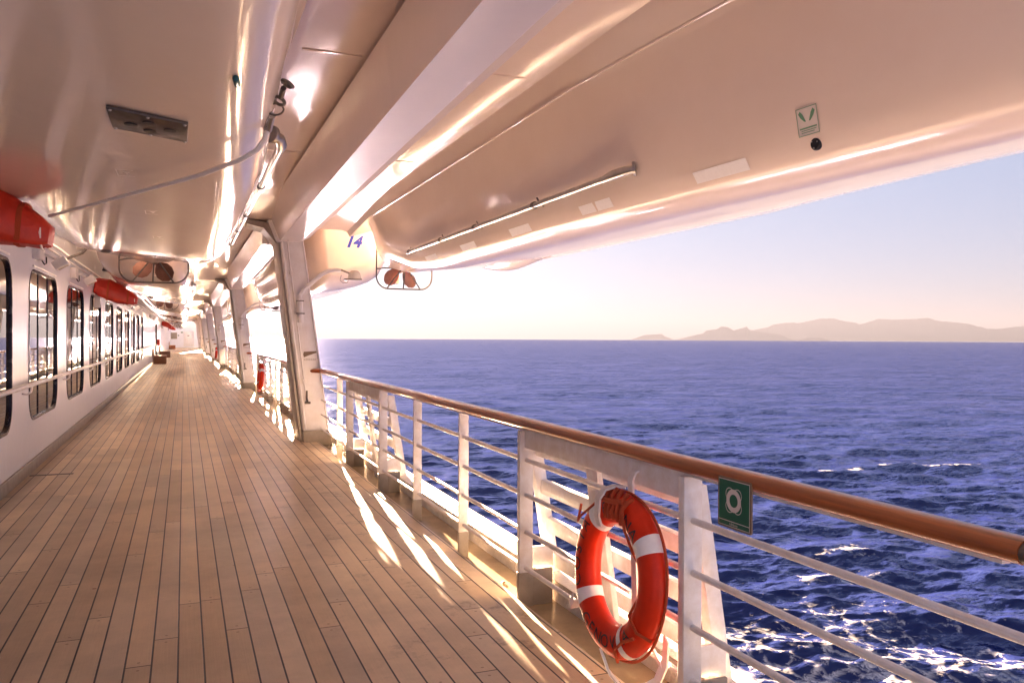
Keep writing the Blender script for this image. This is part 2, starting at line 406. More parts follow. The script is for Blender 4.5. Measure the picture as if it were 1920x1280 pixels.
# sea -----------------------------------------------------------------
def build_sea():
    rng = np.random.RandomState(5)
    az0, az1 = R(-20), R(72)
    a = np.concatenate([np.linspace(R(-180), az0, 50)[:-1], np.linspace(az0, az1, 1050), np.linspace(az1, R(180), 60)[1:-1]])
    rr = [1.0, 12.0]; r = 24.0
    while r < 5500:
        rr.append(r); r += max(0.14, r * r / 17000.0)
    rr.append(5500.0); rr = np.array(rr)
    A, RR = np.meshgrid(a, rr)
    x = (RR * np.sin(A)).astype(np.float64); y = (RR * np.cos(A)).astype(np.float64)
    dr = np.gradient(rr)[:, None] * np.ones_like(A)
    da = np.gradient(a)[None, :] * RR
    cell = np.maximum(np.minimum(dr, 60), da)
    z = np.zeros_like(x); dx = np.zeros_like(x); dy = np.zeros_like(x); J = np.zeros_like(x)
    main = R(200)            # travel direction of the wind sea
    nW = 95
    for i in range(nW):
        Lw = 0.7 * (48 / 0.7) ** ((i + rng.rand()) / nW)
        k = 2 * math.pi / Lw
        th = main + rng.normal() * (0.50 if Lw > 6 else 0.75)
        st = (0.052 if Lw < 6 else 0.052 * (6 / Lw) ** 1.15)
        amp = st * (0.6 + 0.8 * rng.rand()) / k
        ph = rng.rand() * 6.283
        cx, cy = math.sin(th), math.cos(th)
        p = k * (x * cx + y * cy) + ph
        # groups
        gmod = 0.65 + 0.35 * np.sin(0.17 * k * (x * math.cos(th + .6) - y * math.sin(th + .6)) + rng.rand() * 6)
        flt = np.exp(-(cell * k / 2.2) ** 2) * gmod * amp
        s_, c_ = np.sin(p), np.cos(p)
        z += flt * c_
        dx -= flt * s_ * cx * 0.9; dy -= flt * s_ * cy * 0.9
        J += flt * k * c_
    def vnoise(px, py, seed):
        ix = np.floor(px).astype(np.int64); iy = np.floor(py).astype(np.int64)
        fx = px - ix; fy = py - iy; fx = fx * fx * (3 - 2 * fx); fy = fy * fy * (3 - 2 * fy)
        h = lambda i, j: np.modf(np.abs(np.sin(i * 127.1 + j * 311.7 + seed * 17.3) * 43758.5453))[0]
        return (h(ix, iy) * (1 - fx) + h(ix + 1, iy) * fx) * (1 - fy) + (h(ix, iy + 1) * (1 - fx) + h(ix + 1, iy + 1) * fx) * fy
    fb = sum(vnoise(x * f, y * f, s) * wt for f, s, wt in ((0.5, 1, .5), (1.1, 2, .3), (2.6, 3, .2)))
    foam = np.clip((J - 0.42) * 3.2, 0, 1) * np.clip((fb - 0.48) * 5, 0, 1) * 0.7
    # foam thrown out by the ship's bow wave
    wk = np.clip((45 - x + (fb - .5) * 10) / 7, 0, 1) * np.clip((x - 12) / 8, 0, 1) * np.clip((50 - y + (fb - .5) * 14) / 14, 0, 1)
    foam = np.maximum(foam, wk * 0.49)
    for (cx, cy, rx, ry, st) in ((47, 48, 3.2, 1.8, .95), (43, 43, 4.0, 1.6, .85), (40.5, 44, 2.0, 1.5, .8), (29, 69, 2.2, 1.4, .7), (45, 83, 3, 1.6, .5), (64, 62, 2.0, 1.0, .4)):
        q = np.exp(-(((x - cx) / rx) ** 2 + ((y - cy) / ry) ** 2))
        foam = np.maximum(foam, np.clip(q * (0.1 + fb * 1.1), 0, 1) * st)
        z += q * 0.25
    for (xa, ya, xb, yb, wd, st) in ((70, 80, 100, 76, 1.0, .8),):
        ux, uy = xb - xa, yb - ya; ln = math.hypot(ux, uy); ux /= ln; uy /= ln
        tt = (x - xa) * ux + (y - ya) * uy; nn = -(x - xa) * uy + (y - ya) * ux + 1.1 * np.sin(tt * .33)
        q = np.exp(-(nn / wd) ** 2) * np.clip(tt / 4, 0, 1) * np.clip((ln - tt) / 4, 0, 1)
        z += 0.25 * np.exp(-(nn / 2.4) ** 2) * np.clip(tt / 6, 0, 1) * np.clip((ln - tt) / 6, 0, 1)
        foam = np.maximum(foam, q * np.clip((fb - .3) * 2.6, 0, 1) * st)
    n, mcols = x.shape
    V = np.stack([x + dx, y + dy, z + SEA], -1).reshape(-1, 3).astype(np.float32)
    i = np.arange(n - 1)[:, None] * mcols; j = np.arange(mcols)[None, :]; j2 = (j + 1) % mcols
    F = np.stack([i + j, i + j2, i + mcols + j2, i + mcols + j], -1).reshape(-1, 4)[:, ::-1]
    me = bpy.data.meshes.new('sea')
    me.vertices.add(len(V)); me.vertices.foreach_set('co', V.ravel())
    me.loops.add(F.size); me.loops.foreach_set('vertex_index', np.ascontiguousarray(F).ravel().astype(np.int32))
    me.polygons.add(len(F))
    me.polygons.foreach_set('loop_start', np.arange(0, F.size, 4, dtype=np.int32))
    me.polygons.foreach_set('loop_total', np.full(len(F), 4, dtype=np.int32))
    me.polygons.foreach_set('use_smooth', np.ones(len(F), dtype=bool))
    me.update(calc_edges=True)
    at = me.attributes.new('foam', 'FLOAT', 'POINT'); at.data.foreach_set('value', foam.ravel().astype(np.float32))
    m = bpy.data.materials.new('sea_water'); m.use_nodes = True
    t = m.node_tree; N = t.nodes; L = t.links; b = N['Principled BSDF']
    b.inputs['Base Color'].default_value = (0.0090, 0.0145, 0.0700, 1); b.inputs['Roughness'].default_value = 0.09; b.inputs['IOR'].default_value = 1.333; b.inputs['Specular IOR Level'].default_value = 0.0
    tc = N.new('ShaderNodeTexCoord')
    # small wind ripples: the facets lean by a random slope at several scales
    geo = N.new('ShaderNodeNewGeometry'); acc = geo.outputs['Normal']
    for sc_, st_ in ((0.035, 0.14), (0.12, 0.30), (0.40, 0.46), (1.3, 0.52), (3.6, 0.45), (10.0, 0.25)):
        mp = N.new('ShaderNodeMapping'); mp.inputs['Rotation'].default_value = (0, 0, 0.40); mp.inputs['Scale'].default_value = (0.45, 1.25, 1)
        nn = N.new('ShaderNodeTexNoise'); nn.inputs['Scale'].default_value = sc_; nn.inputs['Detail'].default_value = 2; nn.inputs['Distortion'].default_value = 0.5
        L.new(tc.outputs['Object'], mp.inputs[0]); L.new(mp.outputs[0], nn.inputs['Vector'])
        v1 = N.new('ShaderNodeVectorMath'); v1.operation = 'SUBTRACT'; L.new(nn.outputs['Color'], v1.inputs[0]); v1.inputs[1].default_value = (0.5, 0.5, 0.5)
        v2 = N.new('ShaderNodeVectorMath'); v2.operation = 'MULTIPLY'; L.new(v1.outputs[0], v2.inputs[0]); v2.inputs[1].default_value = (st_, st_ * 1.5, 0)
        v3 = N.new('ShaderNodeVectorMath'); v3.operation = 'ADD'; L.new(acc, v3.inputs[0]); L.new(v2.outputs[0], v3.inputs[1]); acc = v3.outputs[0]
    nz = N.new('ShaderNodeVectorMath'); nz.operation = 'NORMALIZE'; L.new(acc, nz.inputs[0]); L.new(nz.outputs[0], b.inputs['Normal'])
    gl = N.new('ShaderNodeBsdfGlossy'); gl.inputs['Color'].default_value = (0.60, 0.66, 1.0, 1); gl.inputs['Roughness'].default_value = 0.10; L.new(nz.outputs[0], gl.inputs['Normal'])
    dt = N.new('ShaderNodeVectorMath'); dt.operation = 'DOT_PRODUCT'; L.new(nz.outputs[0], dt.inputs[0]); L.new(geo.outputs['Incoming'], dt.inputs[1])
    def mth(op, x_, y_):
        q_ = N.new('ShaderNodeMath'); q_.operation = op
        for k_, v_ in enumerate((x_, y_)):
            if isinstance(v_, (int, float)): q_.inputs[k_].default_value = v_
            else: L.new(v_, q_.inputs[k_])
        return q_.outputs[0]
    fz = mth('ADD', mth('MULTIPLY', mth('POWER', mth('SUBTRACT', 1.0, mth('MAXIMUM', dt.outputs['Value'], 0.20)), 5.0), 0.90), 0.015)
    wm = N.new('ShaderNodeMixShader'); L.new(fz, wm.inputs[0]); L.new(b.outputs[0], wm.inputs[1]); L.new(gl.outputs[0], wm.inputs[2])
    fa = N.new('ShaderNodeAttribute'); fa.attribute_name = 'foam'
    fn = N.new('ShaderNodeTexNoise'); fn.inputs['Scale'].default_value = 1.5; fn.inputs['Detail'].default_value = 9; fn.inputs['Roughness'].default_value = 0.72; fn.inputs['Distortion'].default_value = 0.8
    L.new(tc.outputs['Object'], fn.inputs['Vector'])
    su = N.new('ShaderNodeMath'); su.operation = 'ADD'; L.new(fa.outputs['Fac'], su.inputs[0]); L.new(fn.outputs['Fac'], su.inputs[1])
    wp = N.new('ShaderNodeVectorMath'); wp.operation = 'MULTIPLY_ADD'; L.new(fn.outputs['Color'], wp.inputs[0]); wp.inputs[1].default_value = (1.6, 1.6, 0); L.new(tc.outputs['Object'], wp.inputs[2])
    vo = N.new('ShaderNodeTexVoronoi'); vo.feature = 'DISTANCE_TO_EDGE'; vo.inputs['Scale'].default_value = 0.75; L.new(wp.outputs[0], vo.inputs['Vector'])
    lc = N.new('ShaderNodeMapRange'); lc.inputs['From Min'].default_value = 0.0; lc.inputs['From Max'].default_value = 0.30; lc.inputs['To Min'].default_value = 0.20; lc.inputs['To Max'].default_value = -0.14; L.new(vo.outputs['Distance'], lc.inputs['Value'])
    s2 = N.new('ShaderNodeMath'); s2.operation = 'ADD'; L.new(su.outputs[0], s2.inputs[0]); L.new(lc.outputs[0], s2.inputs[1])
    mr = N.new('ShaderNodeMapRange'); mr.inputs['From Min'].default_value = 1.06; mr.inputs['From Max'].default_value = 1.36; mr.inputs['To Max'].default_value = 0.72; L.new(s2.outputs[0], mr.inputs['Value'])
    fo = N.new('ShaderNodeBsdfDiffuse'); fo.inputs['Color'].default_value = (0.78, 0.78, 0.80, 1)
    ms = N.new('ShaderNodeMixShader'); L.new(mr.outputs[0], ms.inputs[0]); L.new(wm.outputs[0], ms.inputs[1]); L.new(fo.outputs[0], ms.inputs[2])
    L.new(ms.outputs[0], N['Material Output'].inputs['Surface'])
    me.materials.append(m)
    o = bpy.data.objects.new('sea', me); COL.objects.link(o)
    tag(o, kind='structure')
build_sea()

# far mountains ---------------------------------------------------------
M_HILL = mat('hill_rock', (0.036, 0.034, 0.044), 1.0, spec=0.0, var=0.2, vscale=0.002)
def px_dir(px, py):                    # bearing and elevation of a point read in the photograph
    al = math.atan((px - 960) / FPX)
    hor = 629 + 0.0046 * (px - 346)
    return R(YAW) + al, (hor - py) * math.cos(al) / FPX
def ridge(name, prof, dist, depth, seed):
    pts = [px_dir(*p) for p in prof]
    n = 260; b0, b1 = pts[0][0], pts[-1][0]
    rows = []
    ts = [-1, -.8, -.6, -.45, -.3, -.18, -.08, 0, .1, .3, .6, 1]
    for t in ts:
        ring = []
        for i in range(n):
            b = b0 + (b1 - b0) * i / (n - 1)
            for q in range(len(pts) - 1):
                if pts[q][0] <= b <= pts[q + 1][0] + 1e-9:
                    f = (b - pts[q][0]) / (pts[q + 1][0] - pts[q][0]); e = pts[q][1] * (1 - f) + pts[q + 1][1] * f; break
            h = e * dist + CAM_Z
            wob = mnoise.fractal(Vector((b * 160, seed, 0)), 0.8, 2.1, 5) * 0.035 * max(h, 0)
            rough = mnoise.fractal(Vector((b * 90, t * 2.2, seed)), 0.9, 2.0, 5)
            fall = 1 - abs(t) ** 0.9
            z = (h - SEA + 55) * fall * (1 + rough * 0.08 * (1 - fall)) + wob * fall - 70
            rr = dist + t * depth
            ring.append((rr * math.sin(b), rr * math.cos(b), z))
        rows.append(ring)
    mb = MB(); V = [p for r in rows for p in r]; F = []
    for i in range(len(rows) - 1):
        for k in range(n - 1): F.append((i * n + k, i * n + k + 1, (i + 1) * n + k + 1, (i + 1) * n + k))
    mb.add(V, F)
    tag(mb.build(name, M_HILL, smooth=0), kind='structure')
ridge('mountains', [(1380, 641), (1407, 620), (1440, 613), (1450, 608), (1485, 604), (1495, 606), (1540, 597), (1565, 597), (1580, 602), (1605, 605), (1612, 609), (1645, 598), (1690, 599), (1740, 596), (1755, 601), (1810, 606), (1850, 616), (1870, 617), (1900, 613), (1925, 611), (1990, 606), (2060, 612), (2150, 600), (2300, 590), (2500, 610), (2700, 600), (3000, 625), (3300, 640)], 30000, 1100, 1.0)
ridge('hills', [(1250, 641), (1270, 636), (1300, 629), (1318, 625), (1325, 619), (1345, 617), (1352, 612), (1364, 613), (1375, 619), (1390, 616), (1400, 612), (1405, 618), (1425, 622), (1450, 626), (1462, 627), (1478, 634), (1500, 641)], 25000, 500, 4.0)
ridge('islands', [(1176, 641), (1185, 636), (1208, 628), (1240, 626), (1248, 631), (1262, 636), (1275, 641)], 27000, 350, 9.0)
ridge('islet', [(1480, 641), (1494, 640), (1500, 637), (1512, 633), (1540, 633), (1552, 637), (1560, 641)], 23000, 250, 13.0)

# haze over the sea
hb = MB(); hb.box(-42000, 42000, -42000, 42000, SEA - 75, 950)
hz = hb.build('haze', M_HILL, smooth=0); tag(hz, kind='stuff')
m = bpy.data.materials.new('haze_air'); m.use_nodes = True
t = m.node_tree; t.nodes.remove(t.nodes['Principled BSDF'])
pv = t.nodes.new('ShaderNodeVolumePrincipled')
pv.inputs['Color'].default_value = (0.048, 0.054, 0.076, 1); pv.inputs['Density'].default_value = 0.000048; pv.inputs['Anisotropy'].default_value = 0.2
t.links.new(pv.outputs[0], t.nodes['Material Output'].inputs['Volume'])
hz.data.materials.clear(); hz.data.materials.append(m)

# ================================================================== DECKHOUSE WALL
WZ0, WZ1, WW, WP, WR = 0.59, 2.38, 2.25, 3.25, 0.30
def rrect(y0, y1, z0, z1, r, n=8):
    out = []
    for cy, cz, a0 in ((y1 - r, z1 - r, 0), (y0 + r, z1 - r, 90), (y0 + r, z0 + r, 180), (y1 - r, z0 + r, 270)):
        for i in range(n + 1):
            a = R(a0 + 90 * i / n); out.append((cy + r * math.cos(a), cz + r * math.sin(a)))
    return out
house = thing('deckhouse_wall', (XW, 20, 0), 'long white deckhouse wall with a row of tall rounded windows along the teak deck', 'wall')
win_y = [10.76 + WP * (k - 2) for k in range(-1, 11)]
TOP = 7.0
wb = MB()
def quad(mb, y0, y1, z0, z1, x=XW): mb.add([(x, y0, z0), (x, y1, z0), (x, y1, z1), (x, y0, z1)], [(0, 1, 2, 3)])
ya = 0.2
CZ1 = 2.62
for y0 in win_y:
    c0, c1 = y0 - 0.5, y0 + WW + 0.5
    if c0 > ya: quad(wb, ya, c0, 0.0, CZ1)
    ya = c1
    loop = rrect(y0, y0 + WW, WZ0, WZ1, WR)
    n = len(loop) // 4
    corners = [(c1, CZ1), (c0, CZ1), (c0, 0.0), (c1, 0.0)]
    V = [(XW, p[0], p[1]) for p in loop] + [(XW, p[0], p[1]) for p in corners]
    F = []; N4 = len(loop)
    for c in range(4):
        for i in range(n - 1): F.append((c * n + i, c * n + i + 1, N4 + c))
        nx = (c + 1) % 4
        F.append((c * n + n - 1, nx * n, N4 + nx, N4 + c))
    wb.add(V, F)
quad(wb, ya, DEND, 0.0, CZ1)
quad(wb, 0.2, DEND, CZ1, TOP)
wb.add([(XW, 0.2, TOP), (XW, DEND, TOP), (XW - 4, DEND, TOP), (XW - 4, 0.2, TOP)], [(0, 1, 2, 3)])
wb.add([(XW, 0.2, TOP), (XW - 4, 0.2, TOP), (XW - 4, 0.2, 0), (XW, 0.2, 0)], [(0, 1, 2, 3)])
wb.build('plating', M_WALL, house, smooth=30)
MB().box(XW, XW + 0.025, 0.2, DEND, 0.0, 0.14).build('skirting', M_GREY, house, bevel=0.004)
for y0 in win_y:
    y1 = y0 + WW
    lo, li = rrect(y0, y1, WZ0, WZ1, WR), rrect(y0 + 0.03, y1 - 0.03, WZ0 + 0.03, WZ1 - 0.03, WR - 0.03)
    fr = MB().loft([[(XW - 0.001, *p) for p in lo], [(XW + 0.008, *p) for p in lo], [(XW + 0.008, *p) for p in li], [(XW - 0.022, *p) for p in li], [(XW - 0.022, *p) for p in lo]], closed=True).build('window', M_NAVY, house)
    MB().add([(XW - 0.019, *p) for p in lo], [tuple(range(len(lo)))]).build('pane', M_GLASS, fr, smooth=0)
    for q in (1 / 3, 2 / 3):
        yy = y0 + WW * q
        MB().box(XW - 0.018, XW - 0.010, yy - 0.022, yy + 0.022, WZ0 + 0.03, WZ1 - 0.03).build('mullion', M_NAVY, fr, bevel=0.004)
    MB().tube([(XW + 0.012, y0 + 0.22, WZ1 + 0.035), (XW + 0.012, y1 - 0.22, WZ1 + 0.035)], 0.012, 8).build('drip_moulding', M_WHITE, house)
# vertical weld seams and door further along
for yy in (43.0, 52.5, 62, 71.5, 84):
    MB().box(XW, XW + 0.008, yy - 0.02, yy + 0.02, 0.14, 2.6).build('seam_strip', M_WHITE, house)
dr_ = MB().box(XW, XW + 0.03, 55.6, 57.0, 0.16, 2.2).build('door', M_WHITE, house, bevel=0.006)
MB().tube([(XW + 0.03, 56.85, 1.0), (XW + 0.09, 56.85, 1.0), (XW + 0.09, 56.7, 1.0)], 0.014, 8).build('handle', M_STEEL, dr_)
MB().box(XW + 0.03, XW + 0.036, 56.05, 56.55, 1.3, 1.95).build('pane', M_GLASS, dr_)
MB().box(XW, XW + 0.09, 55.45, 55.58, 0.1, 2.3).build('door_frame', M_DSTEEL, house, bevel=0.005)

# wall handrail
hr = thing('wall_handrail', (XW + 0.1, 20, 1.05), 'white tubular handrail on brackets along the windowed deckhouse wall', 'handrail')
MB().tube([(XW + 0.1, 0.4, 1.05), (XW + 0.1, 53.5, 1.05), (XW + 0.06, 53.6, 1.05), (XW, 53.6, 1.05)], 0.024, 12).build('tube', M_RAIL, hr)
yy = 10.33
ks = -3
while ks < 13:
    y = yy + ks * WP
    MB().tube([(XW, y, 0.95), (XW + 0.05, y, 0.94), (XW + 0.09, y, 0.97), (XW + 0.1, y, 1.03)], 0.011, 8).build('bracket', M_RAIL, hr)
    ks += 1

# end wall of the promenade
ew = thing('end_wall', (0, DEND, 0), 'white bulkhead closing the far end of the deck', 'wall')
MB().box(XW - 0.4, 3.2, DEND, DEND + 0.15, 0, 6).build('plating', M_WALL, ew)
dd = MB().box(-0.05, 1.25, DEND - 0.04, DEND, 0.12, 2.15).build('door', M_WHITE, ew, bevel=0.01)
MB().box(0.42, 0.68, DEND - 0.06, DEND - 0.04, 1.55, 1.65).build('door_plate', M_NAVY, dd)
MB().box(-1.62, -0.86, DEND - 0.05, DEND, 1.15, 2.0).build('notice_board', M_GREY, ew, bevel=0.01)
MB().box(-0.40, -0.12, DEND - 0.05, DEND, 1.95, 2.1).build('exit_sign', M_GREEN, ew)
MB().box(-0.78, -0.60, DEND - 0.05, DEND, 1.55, 1.68).build('safety_sign', M_GREEN, ew)

# ================================================================== PILLARS
PIL = [12.5, 25.9, 42.0, 55.4, 71.5, 84.9, 101.0]
PTXT = ['first white leaning davit pillar, nearest, carrying a curved lamp arm', 'second white leaning davit pillar along the rail, beyond the nearest one', 'third white leaning davit pillar along the rail, with a white box at its foot',
        'fourth white leaning davit pillar along the rail', 'fifth white leaning davit pillar along the rail', 'sixth white leaning davit pillar, near the end of the rail', 'farthest white leaning davit pillar, beside the end bulkhead']
def pil_x(z):      # inboard and outboard edges at height z
    f = z / 3.05
    return 1.69 - 0.37 * f, 2.08 - 0.42 * f
def make_pillar(y):
    p = thing('davit_pillar', (1.9, y, 0), PTXT[0], 'pillar', 'leaning davit pillars along the rail')
    a0, b0 = pil_x(0.0); a1, b1 = pil_x(3.08)
    def sl(z, g=0.0):
        a, b = pil_x(z); return [(a - g, y - g, z), (b + g, y - g, z), (b + g, y + 0.62 + g, z), (a - g, y + 0.62 + g, z)]
    MB().loft([sl(0.17), sl(3.25)]).build('post', M_WHITE, p, bevel=0.018, bseg=3)
    MB().loft([sl(-0.05, 0.012), sl(0.17, 0.012)]).build('shoe', M_GREY, p, bevel=0.01)
    # darker inboard flange with a guide channel
    fl = MB()
    for z0, z1 in ((0.0, 3.0),):
        q0, q1 = pil_x(z0)[0], pil_x(z1)[0]
        fl.loft([[(q0 - 0.05, y + 0.10, z0), (q0 - 0.013, y + 0.10, z0), (q0 - 0.013, y + 0.66, z0), (q0 - 0.05, y + 0.66, z0)], [(q1 - 0.05, y + 0.10, z1), (q1 - 0.013, y + 0.10, z1), (q1 - 0.013, y + 0.66, z1), (q1 - 0.05, y + 0.66, z1)]])
    fl.build('guide_flange', M_FLANGE, p, bevel=0.006)
    q0, q1 = pil_x(0.2), pil_x(3.1)
    MB().tube([(q0[0] + 0.035, y - 0.008, 0.2), (q1[0] + 0.035, y - 0.008, 3.0)], 0.016, 8).build('edge_bead', M_WHITE, p)
    MB().tube([(q0[1] - 0.012, y - 0.010, 0.2), (q1[1] - 0.012, y - 0.010, 3.1)], 0.014, 8).build('edge_bead', M_WHITE, p)
    cb = MB()
    pts = []
    for z in (0.62, 0.9, 1.5, 2.2, 2.7, 3.0):
        a, b = pil_x(z); pts.append((a + 0.10, y - 0.022, z))
    cb.tube(pts, 0.009, 8)
    cd = cb.build('conduit', M_RAIL, p)
    jb = MB()
    for z in (0.92, 1.95, 2.55):
        a, b = pil_x(z); jb.box(a + 0.075, a + 0.125, y - 0.045, y, z - 0.03, z + 0.03)
    jb.build('clips', M_RAIL, cd, bevel=0.004)
    a, b = pil_x(0.60)
    tp = MB(); tp.tube([(a + 0.10, y - 0.03, 0.78), (a + 0.10, y - 0.035, 0.66), (a + 0.11, y - 0.05, 0.62)], 0.014, 8); tp.cyl((a + 0.07, y - 0.05, 0.60), (a + 0.15, y - 0.05, 0.60), 0.018, 8)
    tp.build('tap', M_DSTEEL, p)
    # haunch joining the girder
    MB().loft([[(1.14, y - 0.01, 3.32), (1.60, y - 0.01, 3.32), (1.60, y + 0.60, 3.32), (1.14, y + 0.60, 3.32)], [(1.27, y - 0.005, 3.0), (1.64, y - 0.005, 3.0), (1.64, y + 0.605, 3.0), (1.27, y + 0.605, 3.0)]]).build('haunch', M_WHITE, p, bevel=0.01)
    MB().loft([[(0.86, y + 0.02, 3.32), (1.14, y + 0.02, 3.28), (1.30, y + 0.02, 3.02), (1.27, y + 0.02, 2.98), (1.09, y + 0.02, 3.20), (0.86, y + 0.02, 3.25)], [(0.86, y + 0.6, 3.32), (1.14, y + 0.6, 3.28), (1.30, y + 0.6, 3.02), (1.27, y + 0.6, 2.98), (1.09, y + 0.6, 3.20), (0.86, y + 0.6, 3.25)]]).build('bracket', M_GREY, p)
    # small brown maker's swoosh plate
    a, b = pil_x(1.32); cx = (a + b) / 2 + 0.05
    MB().add([(cx - .09, y - .004, 1.28), (cx - .02, y - .004, 1.31), (cx + .10, y - .004, 1.35), (cx + .09, y - .004, 1.375), (cx - .09, y - .004, 1.365), (cx - .10, y - .004, 1.33)], [(0, 1, 2, 3, 4, 5)]).build('emblem', M_SIGNE, p, smooth=0)
    tl = MB()
    for zz in (1.255, 1.235):
        for k in range(7): tl.box(cx - .09 + k * .026, cx - .072 + k * .026, y - 0.003, y, zz, zz + 0.008)
    tl.build('small_print', M_GREY, p, smooth=0)
    return p
pillars = []
for i, y in enumerate(PIL):
    if i == 0: p = make_pillar(y)
    else:
        p = copy_tree(pillars[0]); p.location.y = y; p['label'] = PTXT[i]
    pillars.append(p)

# lamps on the pillars
def make_lamp(y):
    l = thing('deck_lamp', (1.62, y - 0.06, 2.0), 'white curved lamp arm with a domed floodlight, on the nearest pillar', 'lamp', 'curved lamps on the pillars')
    yy = y - 0.07
    MB().cyl((1.615, yy, 1.80), (1.605, yy, 2.16), 0.042, 16).build('sleeve', M_WHITE, l, bevel=0.006)
    MB().tube([(1.605, yy, 2.14), (1.605, yy, 2.22), (1.66, yy, 2.29), (1.78, yy, 2.40), (1.93, yy, 2.535), (2.03, yy, 2.59), (2.14, yy, 2.605), (2.21, yy, 2.60)], 0.032, 14).build('arm', M_WHITE, l)
    MB().box(1.55, 1.67, yy - 0.052, yy + 0.06, 1.93, 1.945).build('strap', M_DSTEEL, l)
    MB().box(1.56, 1.66, yy - 0.05, yy + 0.06, 2.12, 2.132).build('strap', M_DSTEEL, l)
    MB().tube([(1.615, yy, 1.80), (1.60, yy, 1.74), (1.615, yy, 1.70), (1.63, yy, 1.74), (1.625, yy, 1.80)], 0.005, 6).build('cable_loop', M_ROPE, l)
    hd = MB(); hd.loft([[(2.20, yy - .02, 2.60), (2.20, yy + .02, 2.60), (2.43, yy + .02, 2.51), (2.43, yy - .02, 2.51)], [(2.20, yy - .02, 2.63), (2.20, yy + .02, 2.63), (2.44, yy + .02, 2.535), (2.44, yy - .02, 2.535)]])
    hd.box(2.27, 2.52, yy - .09, yy + .09, 2.455, 2.48)
    hb_ = hd.build('housing', M_GREY, l, bevel=0.004)
    MB().lathe([(0.001, 0.13), (0.05, 0.122), (0.085, 0.09), (0.1, 0.04), (0.1, 0.0)], (2.42, yy, 2.48), (0, 0, 1)).build('dome', M_LAMP, l)
    MB().tube([(2.22, yy, 2.53), (2.20, yy, 2.45), (2.25, yy, 2.41), (2.31, yy, 2.42), (2.33, yy, 2.46)], 0.004, 6).build('cable', M_BLACK, l)
    return l
LTXT = ['white curved lamp arm with a domed floodlight, on the nearest pillar', 'white curved lamp on the second pillar along the rail', 'white curved lamp on the third pillar along the rail']
lamp0 = make_lamp(PIL[0])
for i in (1, 2):
    l = copy_tree(lamp0); l.location.y = PIL[i] - 0.06; l['label'] = LTXT[i]
cm = thing('security_camera', (1.42, 12.46, 3.08), 'small black dome camera at the top of the nearest pillar', 'camera')
MB().lathe([(0.034, 0.0), (0.034, 0.08), (0.02, 0.1)], (1.43, 12.43, 3.07), (0, 0, 1), 16).build('housing', M_WHITE, cm)
MB().lathe([(0.034, 0.0), (0.032, -0.03), (0.018, -0.05), (0.001, -0.056)], (1.43, 12.43, 3.07), (0, 0, 1), 16).build('dome', M_BLACK, cm)

# cabinet at the foot of the third pillar
cb_ = thing('deck_cabinet', (1.65, 41.6, 0), 'white standing cabinet at the foot of the third pillar', 'cabinet')
MB().box(1.55, 1.85, 41.2, 41.8, 0.25, 0.95).build('body', M_WHITE, cb_, bevel=0.03)
MB().box(1.58, 1.82, 41.185, 41.2, 0.30, 0.9).build('door', M_WHITE, cb_, bevel=0.006)
lg = MB(); lg.cyl((1.6, 41.3, 0), (1.6, 41.3, 0.26), 0.03); lg.build('leg', M_DSTEEL, cb_)
lg = MB(); lg.cyl((1.8, 41.3, 0), (1.8, 41.3, 0.26), 0.03); lg.build('leg', M_DSTEEL, cb_)

# ================================================================== GIRDERS under the boats
def girder(y0, y1, label):
    t = thing('boat_girder', (1.35, (y0 + y1) / 2, 3.0), label, 'girder', 'longitudinal girders under the lifeboats')
    rings = []
    for q in range(9):
        f = q / 8; y = y0 + (y1 - y0) * f
        bi = 1.12 + 0.20 * f; bo = 1.42 + 0.21 * f; dz = 0.05 * f
        rings.append([(bi, y, 3.02), (bo, y, 3.02), (bo + 0.13, y, 3.09), (bo + 0.13, y, 3.13), (bo + 0.02, y, 3.12), (1.44 + 0.1 * f, y, 3.47), (1.14, y, 3.47 - 0.0 * dz)])
    MB().loft(rings).build('box_beam', M_GIRDER, t, smooth=3)
    bl = MB()
    return t
girder(0.4, PIL[0] + 0.02, 'white box girder overhead, running from above the camera to the nearest pillar')
girder(PIL[0] + 0.64, PIL[1], 'white box girder between the first and second pillars')
girder(PIL[1] + 0.64, PIL[2], 'white box girder between the second and third pillars')
girder(PIL[2] + 0.64, PIL[3], 'white box girder between the third and fourth pillars')
girder(PIL[3] + 0.64, PIL[4], 'white box girder beyond the fourth pillar')

# ================================================================== LIFEBOATS
# half section (u, height above the camera), twin hulls with a tunnel between
SEC = [(0.0, 1.90), (0.45, 1.90), (0.80, 1.90), (0.885, 1.875), (0.93, 1.80), (0.95, 1.71), (0.975, 1.66), (1.02, 1.40), (1.06, 1.12), (1.095, 0.95), (1.15, 0.86), (1.24, 0.805), (1.36, 0.79), (1.60, 0.82), (2.00, 0.868), (2.36, 0.912), (2.62, 0.955), (2.80, 1.04), (2.91, 1.20), (3.0, 1.6), (3.06, 2.3), (3.06, 3.2), (2.5, 3.9), (1.2, 4.2), (0.0, 4.25)]
STERN = {7: (1.02, 1.55), 8: (1.05, 1.42), 9: (1.10, 1.33), 10: (1.18, 1.26), 11: (1.32, 1.185), 12: (1.48, 1.13), 13: (1.70, 1.085), 14: (2.05, 1.06), 15: (2.36, 1.06), 16: (2.62, 1.10), 17: (2.80, 1.20), 18: (2.91, 1.36)}
BXC, BY = 1.52, 13.0
